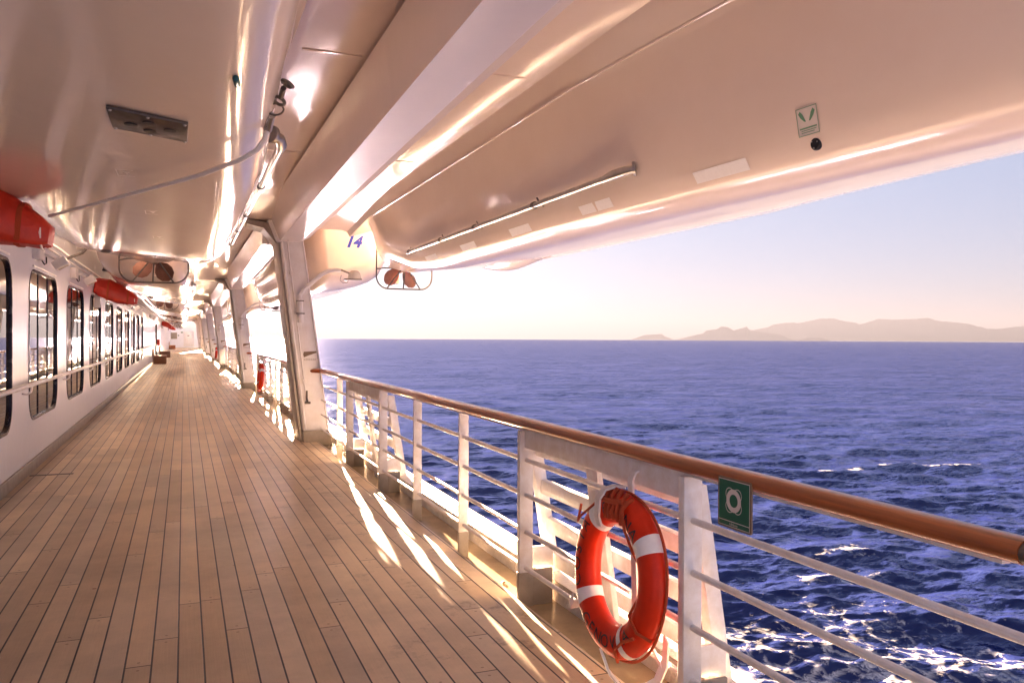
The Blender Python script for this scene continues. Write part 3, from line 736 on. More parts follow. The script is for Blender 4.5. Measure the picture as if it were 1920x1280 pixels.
def boat_section(y):                       # y in world for the first boat
    out = []
    for i, (u, h) in enumerate(SEC):
        uu, hh = u, h
        if h <= 1.905 and u <= 0.94:       # tunnel roof dips to the stern
            hh = h - 0.21 * min(1, max(0, (y - 10.2) / 2.8))
        if i in STERN:                      # rocker and rounder bilges toward the stern
            q = min(1, max(0, (y - 9.3) / 3.1)); q = q * q * (3 - 2 * q)
            su_, sh_ = STERN[i]; uu = u + (su_ - u) * q; hh = h + (sh_ - h) * q
        if u > 2.2 and h < 1.3 and y < 5.0:
            hh = hh + 0.06 * min(1, (5.0 - y) / 2.0) * min(1, (u - 2.2) / 0.5)
        if u > 0.94 and h < 1.75:          # the inner side draws back toward the bow
            q = min(1, max(0, (5.0 - y) / 2.6))
            uu = u + 0.13 * q * max(0, (2.0 - u) / 0.9)
        if y > 11.2 and u > 0.94 and h < 3.5:   # the stern rounds in from both sides
            q = (y - 11.2) / 1.8
            uu = 1.94 + (uu - 1.94) * (1 - (0.38 if u < 1.94 else 0.88) * q * q)
        if y < 2.0:                        # blunt rounded bow
            q = (2.0 - y) / 1.4; e = 1 - math.sqrt(max(0, 1 - q * q)); k = 1 - 0.40 * e
            if u > 0.94 and h < 2.6:
                uu = 1.94 + (uu - 1.94) * k
                hh = hh + 0.34 * e * (1 if h < 1.3 else 0.5)
        out.append((uu, hh))
    return out
boat = thing('lifeboat', (BXC, BY, 2.55), 'large white twin hull lifeboat hanging directly overhead, nearest', 'lifeboat', 'white lifeboats hanging over the deck')
rings = []
for y in [0.6, 0.604, 0.615, 0.64, 0.69, 0.78, 0.95, 1.2, 1.5, 1.8, 2.2, 3, 4, 5, 6, 7, 8, 9, 10, 10.8, 11.3, 11.7, 12, 12.25, 12.5, 12.7, 12.85, 12.95, 13.0]:
    s = boat_section(y)
    ring = [(BXC + u, y, CAM_Z + h) for u, h in s] + [(BXC - u, y, CAM_Z + h) for u, h in reversed(s[1:-1])]
    rings.append(ring)
MB().loft(rings).build('hull', M_HULL, boat, smooth=38)
def hull_z(u, y):                          # underside height at offset u
    s = boat_section(y)
    for (u0, h0), (u1, h1) in zip(s[11:17], s[12:18]):
        if u0 <= u <= u1: return CAM_Z + h0 + (h1 - h0) * (u - u0) / (u1 - u0)
    return CAM_Z + s[11][1]
def hull_u(h, y):                          # inner side offset at height h
    s = boat_section(y)
    for (u0, h0), (u1, h1) in zip(s[5:11], s[6:12]):
        if h1 <= h <= h0: return u0 + (u1 - u0) * (h - h0) / (h1 - h0)
    return s[9][0]
for y in (3.2, 5.5, 8.6):
    MB().box(BXC - 0.8, BXC - 0.4, y - 0.012, y + 0.012, CAM_Z + 1.893, CAM_Z + 1.902).build('roof_seam', M_HULL, boat)
    MB().box(BXC + 0.15, BXC + 0.8, y - 0.012, y + 0.012, CAM_Z + 1.893, CAM_Z + 1.902).build('roof_seam', M_HULL, boat)
for sgn in (-1, 1):
    MB().tube([(BXC + sgn * (boat_section(y)[5][0] - .004), y, CAM_Z + boat_section(y)[5][1]) for y in (1.8, 2.4, 3.2, 4, 5, 6.5, 8, 9.3, 10.2, 11, 11.5, 12, 12.5, 12.9)], 0.010, 8).build('knuckle_bead', M_HULL, boat)
def propeller(cx, y, z, flip):
    pr = MB()
    pr.lathe([(0.02, -0.12), (0.055, -0.08), (0.065, 0.0), (0.06, 0.12), (0.045, 0.16)], (cx, y, z), (0, -1, 0), 16)
    hub = pr.build('propeller', M_BRONZE, boat)
    for k in range(4):
        a0 = R(90 * k + 38)
        rows = []
        for i, (rr, wd) in enumerate(((0.05, 0.08), (0.11, 0.20), (0.18, 0.31), (0.26, 0.33), (0.32, 0.25), (0.36, 0.08))):
            row = []
            for j in range(7):
                s_ = (j / 6 - 0.5) * wd
                tw = R(52 - 70 * rr) * flip
                tx, ty = s_ * math.cos(tw), s_ * math.sin(tw)
                ang = a0 + tx / max(rr, 0.08)
                row.append(Vector((cx + rr * math.cos(ang), y + ty, z + rr * math.sin(ang))))
            rows.append(row)
        bl = MB(); V = [p for r_ in rows for p in r_]; n = 7; F = []
        V2 = V + [p + Vector((0, 0.014, 0)) for p in V]; off = len(V); mrows = len(rows)
        for i in range(mrows - 1):
            for j in range(n - 1):
                F.append((i * n + j, i * n + j + 1, (i + 1) * n + j + 1, (i + 1) * n + j))
                F.append((off + i * n + j, off + (i + 1) * n + j, off + (i + 1) * n + j + 1, off + i * n + j + 1))
        border = [j for j in range(n)] + [i * n + n - 1 for i in range(1, mrows)] + [(mrows - 1) * n + j for j in range(n - 2, -1, -1)] + [i * n for i in range(mrows - 2, 0, -1)]
        for i in range(len(border)):
            a_, b_ = border[i], border[(i + 1) % len(border)]
            F.append((a_, b_, off + b_, off + a_))
        bl.add(V2, F); bl.build('blade', M_BRONZE, hub, smooth=50)
def arc(c, r, a0, a1, y, n=8):
    return [(c[0] + r * math.cos(R(a0 + (a1 - a0) * i / n)), y, c[1] + r * math.sin(R(a0 + (a1 - a0) * i / n))) for i in range(n + 1)]
for sgn in (-1, 1):
    cx = BXC + (1.87 if sgn > 0 else -1.93); pz = CAM_Z + 1.126
    propeller(cx, 13.35, pz, sgn)
    # skeg and shaft boss ahead of the propeller
    MB().loft([[(cx - .06, 11.6, CAM_Z + 1.12), (cx + .06, 11.6, CAM_Z + 1.12), (cx + .05, 11.6, CAM_Z + 1.06), (cx - .05, 11.6, CAM_Z + 1.06)], [(cx - .08, 12.5, CAM_Z + 1.16), (cx + .08, 12.5, CAM_Z + 1.16), (cx + .06, 12.5, CAM_Z + 1.06), (cx - .06, 12.5, CAM_Z + 1.06)], [(cx - .06, 13.2, CAM_Z + 1.2), (cx + .06, 13.2, CAM_Z + 1.2), (cx + .05, 13.2, CAM_Z + 1.08), (cx - .05, 13.2, CAM_Z + 1.08)]]).build('skeg', M_HULL, boat, smooth=50)
    # rudder
    MB().loft([[(cx - .025, 13.62, pz + .40), (cx + .025, 13.62, pz + .40), (cx + .018, 13.98, pz + .40), (cx - .018, 13.98, pz + .40)], [(cx - .025, 13.60, pz - .22), (cx + .025, 13.60, pz - .22), (cx + .018, 13.86, pz - .22), (cx - .018, 13.86, pz - .22)]]).build('rudder', M_HULL, boat, bevel=0.006)
    # guard of bent tube
    yg = 13.15; hw, rz, zb = 0.47, 0.20, pz - 0.34
    g = MB(); tr = 0.0125
    g.tube([(cx - hw + .03, yg - 0.3, pz + 0.50), (cx - hw, yg - .05, pz + 0.44), (cx - hw, yg, pz + 0.38), (cx - hw, yg, zb + rz)] + arc((cx - hw + rz, zb + rz), rz, 180, 270, yg) + arc((cx + hw - rz, zb + rz), rz, 270, 360, yg) + [(cx + hw, yg, pz + 0.38), (cx + hw, yg - .05, pz + 0.44), (cx + hw - .03, yg - 0.3, pz + 0.50)], tr, 10)
    g.tube([(cx - hw, yg, pz - 0.02), (cx - hw + .12, yg - .02, pz), (cx, yg - 0.03, pz), (cx + hw - .12, yg - .02, pz), (cx + hw, yg, pz - 0.02)], tr, 8)
    g.tube([(cx - hw, yg, pz + 0.26), (cx - hw + .12, yg, pz + .28), (cx, yg - 0.25, pz + .30)], tr, 8)
    for tx in (-0.30, -0.02, 0.27):
        g.cyl((cx + tx * 0.15, yg - .03, pz), (cx + tx, yg, zb), tr * 0.9, 8)
    g.cyl((cx, yg - 0.06, pz), (cx, yg + 0.02, pz), 0.05, 12)
    g.cyl((cx + .06, yg, pz), (cx - 0.05 + .5, yg - .5, pz + .03), tr, 8)
    g.build('propeller_guard', M_DSTEEL, boat)
    # cooling pipe along the inner chine
    px_ = BXC + sgn * 1.03; pzz = CAM_Z + 1.035
    cp = MB().tube([(px_, 4.62, pzz), (px_, 6.6, pzz), (px_, 9.75, pzz)], 0.021, 12).build('cooling_pipe', M_STEEL, boat)
    MB().tube([(px_ , 4.70, pzz), (px_, 4.58, pzz + 0.005), (px_ + sgn * .02, 4.47, pzz + 0.012), (px_ + sgn * 0.07, 4.42, pzz + .02)], [0.024, 0.032, 0.030, 0.024], 12).build('elbow', M_STEEL, cp)
    MB().cyl((px_ + sgn * .055, 4.43, pzz + .02), (px_ + sgn * .068, 4.42, pzz + .022), 0.046, 18).build('flange', M_STEEL, cp)
    for yb in (5.85, 7.25, 8.35, 9.65):
        MB().cyl((px_, yb - .02, pzz), (px_, yb + .02, pzz), 0.029, 12).build('collar', M_DSTEEL, cp)
        b_ = MB(); b_.tube([(px_ - sgn * .01, yb - .07, pzz + .05), (px_ + sgn * 0.02, yb - .07, pzz), (px_ + sgn * .07, yb - .07, pzz - .02), (px_ + sgn * .1, yb - .07, pzz)], 0.006, 6)
        b_.build('clip', M_DSTEEL, cp)
    # reflective tape patches low on the inner side
    for yt in (3.67, 5.0, 6.35, 7.7, 9.0):
        mb = MB(); V = []
        for a_, b_ in ((-1, -1), (1, -1), (1, 1), (-1, 1)):
            yy = yt + a_ * 0.22; h = 0.905 + b_ * 0.030
            V.append((BXC + sgn * (hull_u(h, yy) - 0.005), yy, CAM_Z + h))
        mb.add(V, [(0, 1, 2, 3)]); mb.build('reflective_tape', M_TAPE, boat, smooth=0)
    # cap of the bow plug under the outer bottom
    MB().lathe([(0.05, 0), (0.05, -.02), (0.03, -.03)], (BXC + sgn * 2.3, 9.7, hull_z(2.3, 9.7)), (0, 0, 1)).build('drain_cap', M_DSTEEL, boat)
fz = lambda y, d_: hull_z(2.25, y) + d_
fr_ = []
for k_ in range(13):
    y = 8.4 + 2.2 * k_ / 12; e = math.sin(math.pi * k_ / 12) ** 2
    fr_.append([(BXC + 2.25 + (.13 + .06 * e) * math.cos(math.pi * q / 8), y, hull_z(2.25, y) + .03 - (.032 + .065 * e) * math.sin(math.pi * q / 8)) for q in range(9)])
MB().loft(fr_).build('bilge_fairing', M_HULL, boat, smooth=80)
boat_first_children = list(boat.children)

def copy_boat(y, label):
    b = copy_tree(boat)
    b.location = (1.05, y, 2.55); b.scale = (0.82, 1, 1); b['label'] = label
    return b
boats = [boat]
for y, lb in ((PIL[1] + 0.5, 'white lifeboat numbered 14, hanging just beyond the nearest pillar'), (PIL[2] + 0.5, 'third white lifeboat along the deck, beyond the second pillar'), (PIL[3] + 0.5, 'fourth white lifeboat along the deck'), (PIL[4] + 0.5, 'fifth white lifeboat along the deck, far away'), (PIL[5] + 0.5, 'sixth white lifeboat, small and far away, added to shade the far deck'), (PIL[6] + 0.5, 'farthest white lifeboat, beside the end bulkhead, added to shade the far deck')):  # last two boats are added to keep the sun off the far deck
    boats.append(copy_boat(y, lb))

# number 14 on the second boat's bow (root scale is undone in the letters' own width)
def flat_text(mb, txt, size, place):
    v, f = text_geo(txt, size, bold=0.012)
    mb.add([place(a, b) for a, b in v], f)
b14 = boats[1]
yb = b14.location.y - 12.4
mb = MB()
def pl14(a, b):
    x = 2.72 + a + b * 0.35; z = 3.22 + b
    return Vector(((x - 1.05) / 0.82 + 1.05, yb - 0.004, z))
flat_text(mb, '14', 0.27, pl14)
ORG[b14] = Vector((1.05, b14.location.y, 2.55))
mb.build('number', M_BLUE, b14, smooth=0)

# details only on the nearest boat --------------------------------------
cx, cy = -0.126, 3.44
pl = MB(); zp = hull_z(BXC - cx, cy) - 0.012
pl.obox((cx, cy, zp + .004), (.28, .31, .012), Matrix.Rotation(R(6.9), 3, 'Y'))
plate = pl.build('vent_plate', M_DSTEEL, boat, bevel=0.003)
for (sx, sy) in ((-.066, 0.02), (.074, -0.01), (0.0, 0.065), (0.0, -0.065)):
    MB().lathe([(0.001, 0), (0.024, 0), (0.024, 0.004), (0.001, 0.004)], (cx + sx, cy + sy, zp - 0.006 - sx * .12), (0, 0, 1), 16).build('slot', M_BLACK, plate)
for sx in (-.127, 0, .127):
    for sy in (-.142, .142): MB().lathe([(0.007, 0), (0.005, -.005), (0.001, -.006)], (cx + sx, cy + sy, zp - .002 - sx * .12), (0, 0, 1), 8).build('bolt', M_STEEL, plate)
for (u, y, sz) in ((1.80, 4.65, .09), (1.72, 6.0, .09), (1.72, 7.5, .09)):
    fr = MB(); z = hull_z(u, y) - 0.004; x = BXC - u
    for a0, a1, b0, b1 in ((-1, 1, -1, -.88), (-1, 1, .88, 1), (-1, -.88, -1, 1), (.88, 1, -1, 1)):
        fr.add([(x + a0 * sz / 2, y + b0 * sz, z), (x + a1 * sz / 2, y + b0 * sz, z), (x + a1 * sz / 2, y + b1 * sz, z), (x + a0 * sz / 2, y + b1 * sz, z)], [(0, 1, 2, 3)])
    fr.add([(x - .2 * sz, y - .5 * sz, z), (x + .25 * sz, y - .5 * sz, z), (x + .05 * sz, y + .3 * sz, z)], [(0, 1, 2)])
    fr.build('sticker', M_STK, boat, smooth=0)
# green notice and black plug on the inner side of the outboard hull
def side(y, h, lift): return (BXC + hull_u(h, y) - lift, y, CAM_Z + h)
def patch(mb, y0, y1, h0, h1, lift): mb.add([side(y0, h0, lift), side(y1, h0, lift), side(y1, h1, lift), side(y0, h1, lift)], [(0, 1, 2, 3)])
nt_y, nt_h, nw, nh = 3.0, 1.015, .064, .064
ST = MB(); patch(ST, nt_y - nw, nt_y + nw, nt_h - nh, nt_h + nh, .004)
stick = ST.build('notice_sticker', M_STK, boat, smooth=0)
bd = MB()
for a in ((-1, 1, -1, -.95), (-1, 1, .95, 1), (-1, -.95, -1, 1), (.95, 1, -1, 1), (-.82, .82, -.52, -.42), (-.75, .7, -.66, -.61), (-.55, .7, -.80, -.75)):
    patch(bd, nt_y + a[0] * nw, nt_y + a[1] * nw, nt_h + a[2] * nh, nt_h + a[3] * nh, .006)
for s_ in (-1, 1):
    bd.add([side(nt_y + s_ * q[0] * nw, nt_h + q[1] * nh, .006) for q in ((.62, .80), (.40, .55), (.14, -.02), (.30, .0), (.62, .30), (.80, .62))], [(0, 1, 2, 3, 4, 5)])
bd.build('notice_print', M_STKGREEN, stick, smooth=0)
vy, vh = 2.985, 0.908
vX = BXC + hull_u(vh, vy)
pg = MB().lathe([(0.001, -.012), (0.026, -.012), (0.030, -.006), (0.030, 0.006)], (vX, vy, CAM_Z + vh), (1, 0, .22), 24).build('drain_plug', M_BLACK, boat)
for k in range(3):
    a = R(120 * k + 40)
    MB().lathe([(0.001, -.004), (0.004, -.003), (0.004, 0.002)], (vX - .012, vy + .020 * math.cos(a), CAM_Z + vh + .020 * math.sin(a)), (1, 0, .22), 8).build('screw', M_STEEL, pg)
MB().obox((0.15, 2.66, hull_z(BXC - .15, 2.66) - .012), (0.020, 0.075, 0.022), Matrix.Rotation(R(-8), 3, 'Z')).build('anode', M_TEAL, boat, bevel=0.008)

# rope with shackle slung under the inner hull
rope = thing('boat_rope', (0.0, 5.0, 2.35), 'grey rope slung under the nearest boat from a shackle to the red cover', 'rope')
MB().tube([(0.325, 3.52, 2.475), (0.315, 3.56, 2.43), (0.285, 3.59, 2.385), (0.22, 3.67, 2.352), (0.14, 3.84, 2.345), (0.078, 4.04, 2.348), (-0.865, 6.43, 2.425)], 0.0115, 10).build('line', M_ROPE, rope)
MB().tube([(0.33, 3.46, 2.505), (0.324, 3.54, 2.465)], 0.018, 10).build('ferrule', M_STEEL, rope)
def link(c, r, ax1, ax2, th=0.010, name='link'):
    c = Vector(c); MB().tube([c + Vector(ax1) * r * math.cos(2 * math.pi * k / 14) + Vector(ax2) * r * 0.66 * math.sin(2 * math.pi * k / 14) for k in range(14)], th, 8, closed=True).build(name, M_DSTEEL, rope)
link((0.338, 3.385, 2.51), 0.050, (0, .8, -.25), (1, 0, 0), .004, 'wire_loop')
link((0.345, 3.31, 2.525), 0.034, (0, 1, -.1), (.9, 0, -.4), .007, 'shackle')
MB().cyl((0.348, 3.28, 2.53), (0.35, 3.20, 2.545), 0.011, 8).build('swivel', M_DSTEEL, rope)
link((0.36, 3.16, 2.55), 0.032, (.2, 1, 0), (.9, 0, -.4), .007, 'hook_ring')

# red covers by the top of the wall ------------------------------------
def red_cover(y, label):
    t = thing('red_cover', (-1.3, y, 2.3), label, 'cover', 'red vinyl covers at the top of the wall')
    rings = []
    axis = [(-1.64, -.10, 2.55, .17, .14), (-1.55, -.05, 2.53, .22, .19), (-1.40, 0, 2.48, .23, .215), (-1.22, .04, 2.41, .21, .20), (-1.05, .07, 2.35, .18, .155), (-.94, .10, 2.31, .15, .11), (-.88, .11, 2.295, .12, .075)]
    for i, (x, dy, z, ry, rz) in enumerate(axis):
        ring = []
        for k in range(28):
            a = 2 * math.pi * k / 28
            c_, s_ = math.cos(a), math.sin(a)
            e = 0.55
            px_ = math.copysign(abs(c_) ** e, c_) * ry; pz_ = math.copysign(abs(s_) ** e, s_) * rz
            if pz_ < -rz * .7: pz_ = -rz * .72 - .1 * (abs(pz_) - rz * .7)
            n_ = mnoise.noise(Vector((x * 7, a * 1.3, 3.1))) * 0.06 + mnoise.noise(Vector((x * 22, a * 2.6, 7))) * 0.022 + abs(math.sin(x * 16 + a)) * 0.02
            ring.append((x + 0.15 * pz_, y + dy + px_ * (1 + n_ * 2), z + pz_ * (1 + n_ * 3)))
        rings.append(ring)
    MB().loft(rings).build('cover', M_RED, t, smooth=50)
    MB().tube([(-.93, y + .10 + .150 * math.cos(2 * math.pi * k / 20), 2.31 + .108 * math.sin(2 * math.pi * k / 20)) for k in range(20)], 0.008, 6, closed=True).build('drawstring', M_ROPE, t)
    for k_ in (2, 4):
        x, dy, z, ry, rz = axis[k_]
        MB().loft([[(x + q + .15 * rz * math.sin(a) * 1.03, y + dy + math.copysign(abs(math.cos(a)) ** .55, math.cos(a)) * ry * 1.09, z + math.copysign(abs(math.sin(a)) ** .55, math.sin(a)) * rz * (1.09 if math.sin(a) > -.5 else .84)) for a in [2 * math.pi * j / 28 for j in range(28)]] for q in (-.018, .018)], cap=False).build('webbing_strap', M_ROPE_R, t)
    MB().tube([(a_[0], y + a_[1] - a_[3] * .62, a_[2] + a_[4] * 1.02) for a_ in axis], 0.010, 6).build('seam', M_RED, t)
    MB().box(-1.66, -1.55, y - .04, y + .04, 2.15, 2.50).build('bracket', M_WHITE, t, bevel=0.005)
    return t
RT = ['large red vinyl cover at the upper left, nearest, by the overhead boat', 'second red vinyl cover hanging above the windows, below the propeller guard', 'small distant red cover beyond the windows, third along the wall', 'tiny farthest red cover near the end bulkhead']
rc = red_cover(6.5, RT[0])
for y, lb in ((18.1, RT[1]), (70, RT[2]), (100, RT[3])):
    c = copy_tree(rc); c.location.y = y; c['label'] = lb

# flood lights and speaker on the wall ----------------------------------
def wall_light(y, label, box=True):
    t = thing('wall_floodlight', (XW, y, 2.5), label, 'floodlight', 'small floodlights along the top of the wall')
    MB().tube([(XW, y - .08, 2.58), (XW + .1, y - .06, 2.58), (XW + .16, y - .02, 2.55)], 0.016, 8).build('arm', M_WHITE, t)
    rot = Matrix.Rotation(R(-32), 3, 'Y')
    hd = MB().obox((XW + .22, y, 2.50), (.17, .20, .11), rot).build('head', M_WHITE, t, bevel=0.012)
    MB().obox((XW + .22, y, 2.50) + (0,) * 0, (.13, .16, .116), rot).build('lens', M_LAMP, hd, bevel=0.004)
    if box:
        MB().box(XW, XW + .09, y - .62, y - .34, 2.50, 2.66).build('junction_box', M_WHITE, t, bevel=0.01)
        MB().tube([(XW + .05, y - .34, 2.52), (XW + .08, y - .28, 2.46), (XW + .09, y - .2, 2.48), (XW + .08, y - .14, 2.56)], 0.008, 6).build('cable', M_BLACK, t)
    return t
FT = ['small floodlight with a junction box on the wall, just under the nearest boat', 'second small floodlight on the wall, left of the second red cover', 'small floodlight on the wall just beyond the second red cover', 'small floodlight on the wall above the farthest windows', 'distant small floodlight on the plain wall beyond the windows']
f0 = wall_light(11.6, FT[0])
for y, lb in ((15.0, FT[1]), (25.5, FT[2]), (29.5, FT[3]), (46, FT[4])):
    c = copy_tree(f0); c.location.y = y; c['label'] = lb
sp = thing('loudspeaker', (-1.25, 15.4, 2.6), 'black tapered loudspeaker hanging beside the propeller guard', 'speaker')
MB().loft([[(-1.20, 15.2, 2.86), (-1.09, 15.2, 2.86), (-1.09, 15.36, 2.86), (-1.20, 15.36, 2.86)], [(-1.28, 15.15, 2.68), (-1.02, 15.15, 2.68), (-1.02, 15.42, 2.68), (-1.28, 15.42, 2.68)]]).build('cabinet', M_BLACK, sp, bevel=0.008)
MB().box(-1.2, -1.1, 15.144, 15.16, 2.715, 2.73).build('badge', M_STEEL, sp)
MB().tube([(-1.14, 15.28, 2.85), (-1.14, 15.28, 3.0), (XW, 15.3, 3.05)], 0.02, 8).build('bracket', M_WHITE, sp)
# conduits high on the wall
cw = thing('wall_conduit', (XW, 20, 2.75), 'thin white conduit pipes running along the top of the wall', 'conduit')
MB().tube([(XW + .03, 0.3, 2.72), (XW + .03, 60, 2.72)], 0.014, 8).build('pipe', M_WHITE, cw)
MB().tube([(XW + .03, 0.3, 2.80), (XW + .03, 80, 2.80)], 0.02, 8).build('pipe', M_WHITE, cw)
MB().tube([(XW + .02, 12.9, 2.62), (XW + .25, 13.6, 2.82), (-1.15, 13.9, 3.2)], 0.022, 8).build('strut', M_DSTEEL, cw)

pw = thing('wire_pendant', (-.93, 20, 2.45), 'pair of thin steel pendants with hooks, running on from the second red cover', 'wire pendants')
for off in (0, .11):
    MB().tube([(-.93 + off, 18.7, 2.46), (-.92 + off, 24, 2.43), (-.90 + off, 29.6, 2.47), (-.88 + off, 31.0, 2.62)], 0.014, 8).build('pendant', M_STEEL, pw)
for (x, y, z) in ((-.88, 19.6, 2.58), (-.55, 22.5, 2.62), (-.70, 20.6, 2.56)):
    MB().tube([(x - .07, y, z + .10), (x - .08, y, z - .05), (x, y, z - .10), (x + .08, y, z - .05), (x + .07, y, z + .10), (x, y, z + .13)], 0.013, 8, closed=True).build('hook', M_BLACK, pw)
    MB().tube([(x, y, z + .13), (x + .02, y + .2, z + .35)], 0.010, 6).build('wire', M_DSTEEL, pw)

# benches ---------------------------------------------------------------
def bench(y, label):
    t = thing('wooden_bench', (-1.25, y, 0), label, 'bench', 'brown wooden benches against the wall')
    for yy in (y, y + 1.35):
        MB().box(-1.58, -0.93, yy, yy + .05, 0, .43).build('side_panel', M_BENCH, t, bevel=.006)
    se = MB()
    for k in range(6): se.box(-1.56 + k * .107, -1.46 + k * .107, y - .02, y + 1.42, .43, .465)
    se.build('seat', M_BENCH, t, bevel=.004)
    bk = MB()
    for k in range(4): bk.box(-1.60 + .0, -1.565, y - .02, y + 1.42, .48 + k * .095, .565 + k * .095)
    bk.box(-1.635, -1.60, y, y + .06, .0, .85); bk.box(-1.635, -1.60, y + 1.34, y + 1.40, .0, .85)
    bk.build('backrest', M_BENCH, t, bevel=.004)
    return t
b0 = bench(49.5, 'brown wooden bench against the wall, nearest of three')
for y, lb in ((63.5, 'brown wooden bench against the wall, middle of three'), (103, 'brown wooden bench farthest away, beside the end bulkhead')):
    c = copy_tree(b0); c.location.y = y; c['label'] = lb
fb = thing('fire_box', (XW, 58, 1.0), 'small red fire box on the wall above the benches', 'fire box')
MB().box(XW, XW + .18, 57.9, 58.3, .95, 1.35).build('case', M_RED, fb, bevel=.01)
MB().box(XW + .18, XW + .19, 57.95, 58.25, 1.0, 1.3).build('door', M_RED, fb, bevel=.003)

# ================================================================== RAILINGS
RX = 1.945
def railing(y0, y1, posts, gates, label):
    t = thing('railing', (RX, (y0 + y1) / 2, 0), label, 'railing', 'white railings with teak handrails')
    # teak handrail, an oval section with a flat underside
    prof = []
    for k in range(20):
        a = 2 * math.pi * k / 20
        prof.append((0.052 * math.cos(a), 0.036 * math.sin(a) if math.sin(a) > -0.75 else -0.028))
    n = max(2, int((y1 - y0) / 1.5))
    rr_ = []
    for i in range(n + 1):
        y = y0 + (y1 - y0) * i / n
        rr_.append([(RX + p[0], y, 1.072 + p[1]) for p in prof])
    # swelling at the pillar end
    rr_.append([(RX - .10 + p[0] * 1.5, y1 + 0.10, 1.075 + p[1] * .9) for p in prof])
    MB().loft(rr_).build('handrail', M_TEAK, t, smooth=40)
    MB().box(RX - .02, RX + .02, y0 + .06, y1, 1.030, 1.042).build('rail_plate', M_RAIL, t)
    for z in (0.19, 0.41, 0.63, 0.85):
        pts = [(RX, y0 - (2.4 if y0 < 2 else 0), z)]
        y = y0 + .5
        while y < y1 - .4:
            pts.append((RX + random.uniform(-.003, .003), y, z + random.uniform(-.004, .004))); y += .65
        pts.append((RX, y1 + .12, z))
        MB().tube(pts, 0.0145, 10).build('rail_tube', M_RAIL, t)
    for y in posts:
        s = MB().box(RX - .040, RX + .035, y - .012, y + .012, .14, 1.03).build('stanchion', M_RAIL, t, bevel=.003)
        MB().box(RX - .042, RX + .037, y - .014, y + .014, -.05, .14).build('shoe', M_GREY, s, bevel=.003)
    for (ga, gb) in gates:
        gt = MB()
        for yy in (ga, gb):
            gt.box(RX - .045, RX + .045, yy - .022, yy + .022, .16, 1.03)
        gt.box(RX - .016, RX + .016, ga + .022, gb - .022, .925, 1.03)
        gp = gt.build('gate_frame', M_RAIL, t, bevel=.005)
        for yy in (ga, gb):
            MB().box(RX - .047, RX + .047, yy - .024, yy + .024, -.05, .16).build('gate_shoe', M_GREY, gp, bevel=.003)
            MB().box(RX + .047, 2.13, yy - .01, yy + .01, -.05, .17).build('foot_plate', M_GREY, gp, bevel=.003)
        def lx(z): return 2.03 + (1.0 - z) * 0.16
        for yy in (ga + .12, gb + .12):
            w_ = .035
            MB().hexa([(lx(.1) - .02, yy - w_, .08), (lx(.1) + .06, yy - w_, .08), (lx(.1) + .06, yy + w_, .08), (lx(.1) - .02, yy + w_, .08)], [(lx(1) - .02, yy - w_, .97), (lx(1) + .06, yy - w_, .97), (lx(1) + .06, yy + w_, .97), (lx(1) - .02, yy + w_, .97)]).build('brace', M_RAIL, gp, bevel=.008)
        for z in (.90, .66, .42, .20):
            x = lx(z)
            MB().box(x, x + .05, ga + .155, gb + .085, z - .045, z + .045).build('cross_bar', M_RAIL, gp, bevel=.012)
        ym = (ga + gb) / 2 + .08; w_ = .10
        MB().hexa([(lx(.02) - .09, ym - w_, -.05), (lx(.02) - .055, ym - w_, -.05), (lx(.02) - .055, ym + w_, -.05), (lx(.02) - .09, ym + w_, -.05)], [(lx(1) - .055, ym - w_ * .6, .96), (lx(1) - .022, ym - w_ * .6, .96), (lx(1) - .022, ym + w_ * .6, .96), (lx(1) - .055, ym + w_ * .6, .96)]).build('web_plate', M_RAIL, gp, bevel=.005)
        for yy in (ga + .03, gb + .03):
            MB().box(RX + .045, lx(.25), yy, yy + .02, .17, .30).build('knee', M_RAIL, gp)
    return t
GT = 'white railing with four tubes, %s'
railing(1.376, 12.40, [10.97, 7.05, 5.76, 0.2], [(8.42, 10.27), (2.83, 4.58)], 'near white railing with brown teak handrail and foreground lifebuoy, up to the nearest pillar')
b = thing('railing', (RX, 0, 0), 'short continuation of the teak handrail at the lower right edge', 'railing', 'white railings with teak handrails')
MB().loft([[(RX + 0.05 * math.cos(2 * math.pi * k / 16), y, 1.072 + .035 * math.sin(2 * math.pi * k / 16)) for k in range(16)] for y in (-3, 1.358)]).build('handrail', M_TEAK, b)
MB().loft([[(RX + 0.047 * math.cos(2 * math.pi * k / 16), y, 1.072 + .033 * math.sin(2 * math.pi * k / 16)) for k in range(16)] for y in (1.358, 1.376)]).build('joint', M_DSTEEL, b)
MB().box(RX - .04, RX + .035, -1.012, -.988, -.05, 1.04).build('stanchion', M_RAIL, b)
def bay(i, label):
    y0, y1 = PIL[i] + 0.70, PIL[i + 1] - 0.10
    Lb = y1 - y0
    gates = [(y1 - 3.98, y1 - 2.13), (y1 - 9.57, y1 - 7.82)]
    posts = [y1 - 1.43, y1 - 5.35, y1 - 6.64, y0 + .05]
    y = y1 - 10.9
    while y > y0 + .4: posts.append(y); y -= 1.3
    railing(y0, y1, posts, gates, label)
bay(0, 'white railing with brown handrail and a lifebuoy, between the first and second pillars')
bay(1, 'white railing with brown handrail between the second and third pillars')
bay(2, 'white railing with a lifebuoy between the third and fourth pillars')
bay(3, 'distant white railing between the fourth and fifth pillars')
bay(4, 'farthest white railing, between the fifth and sixth pillars')

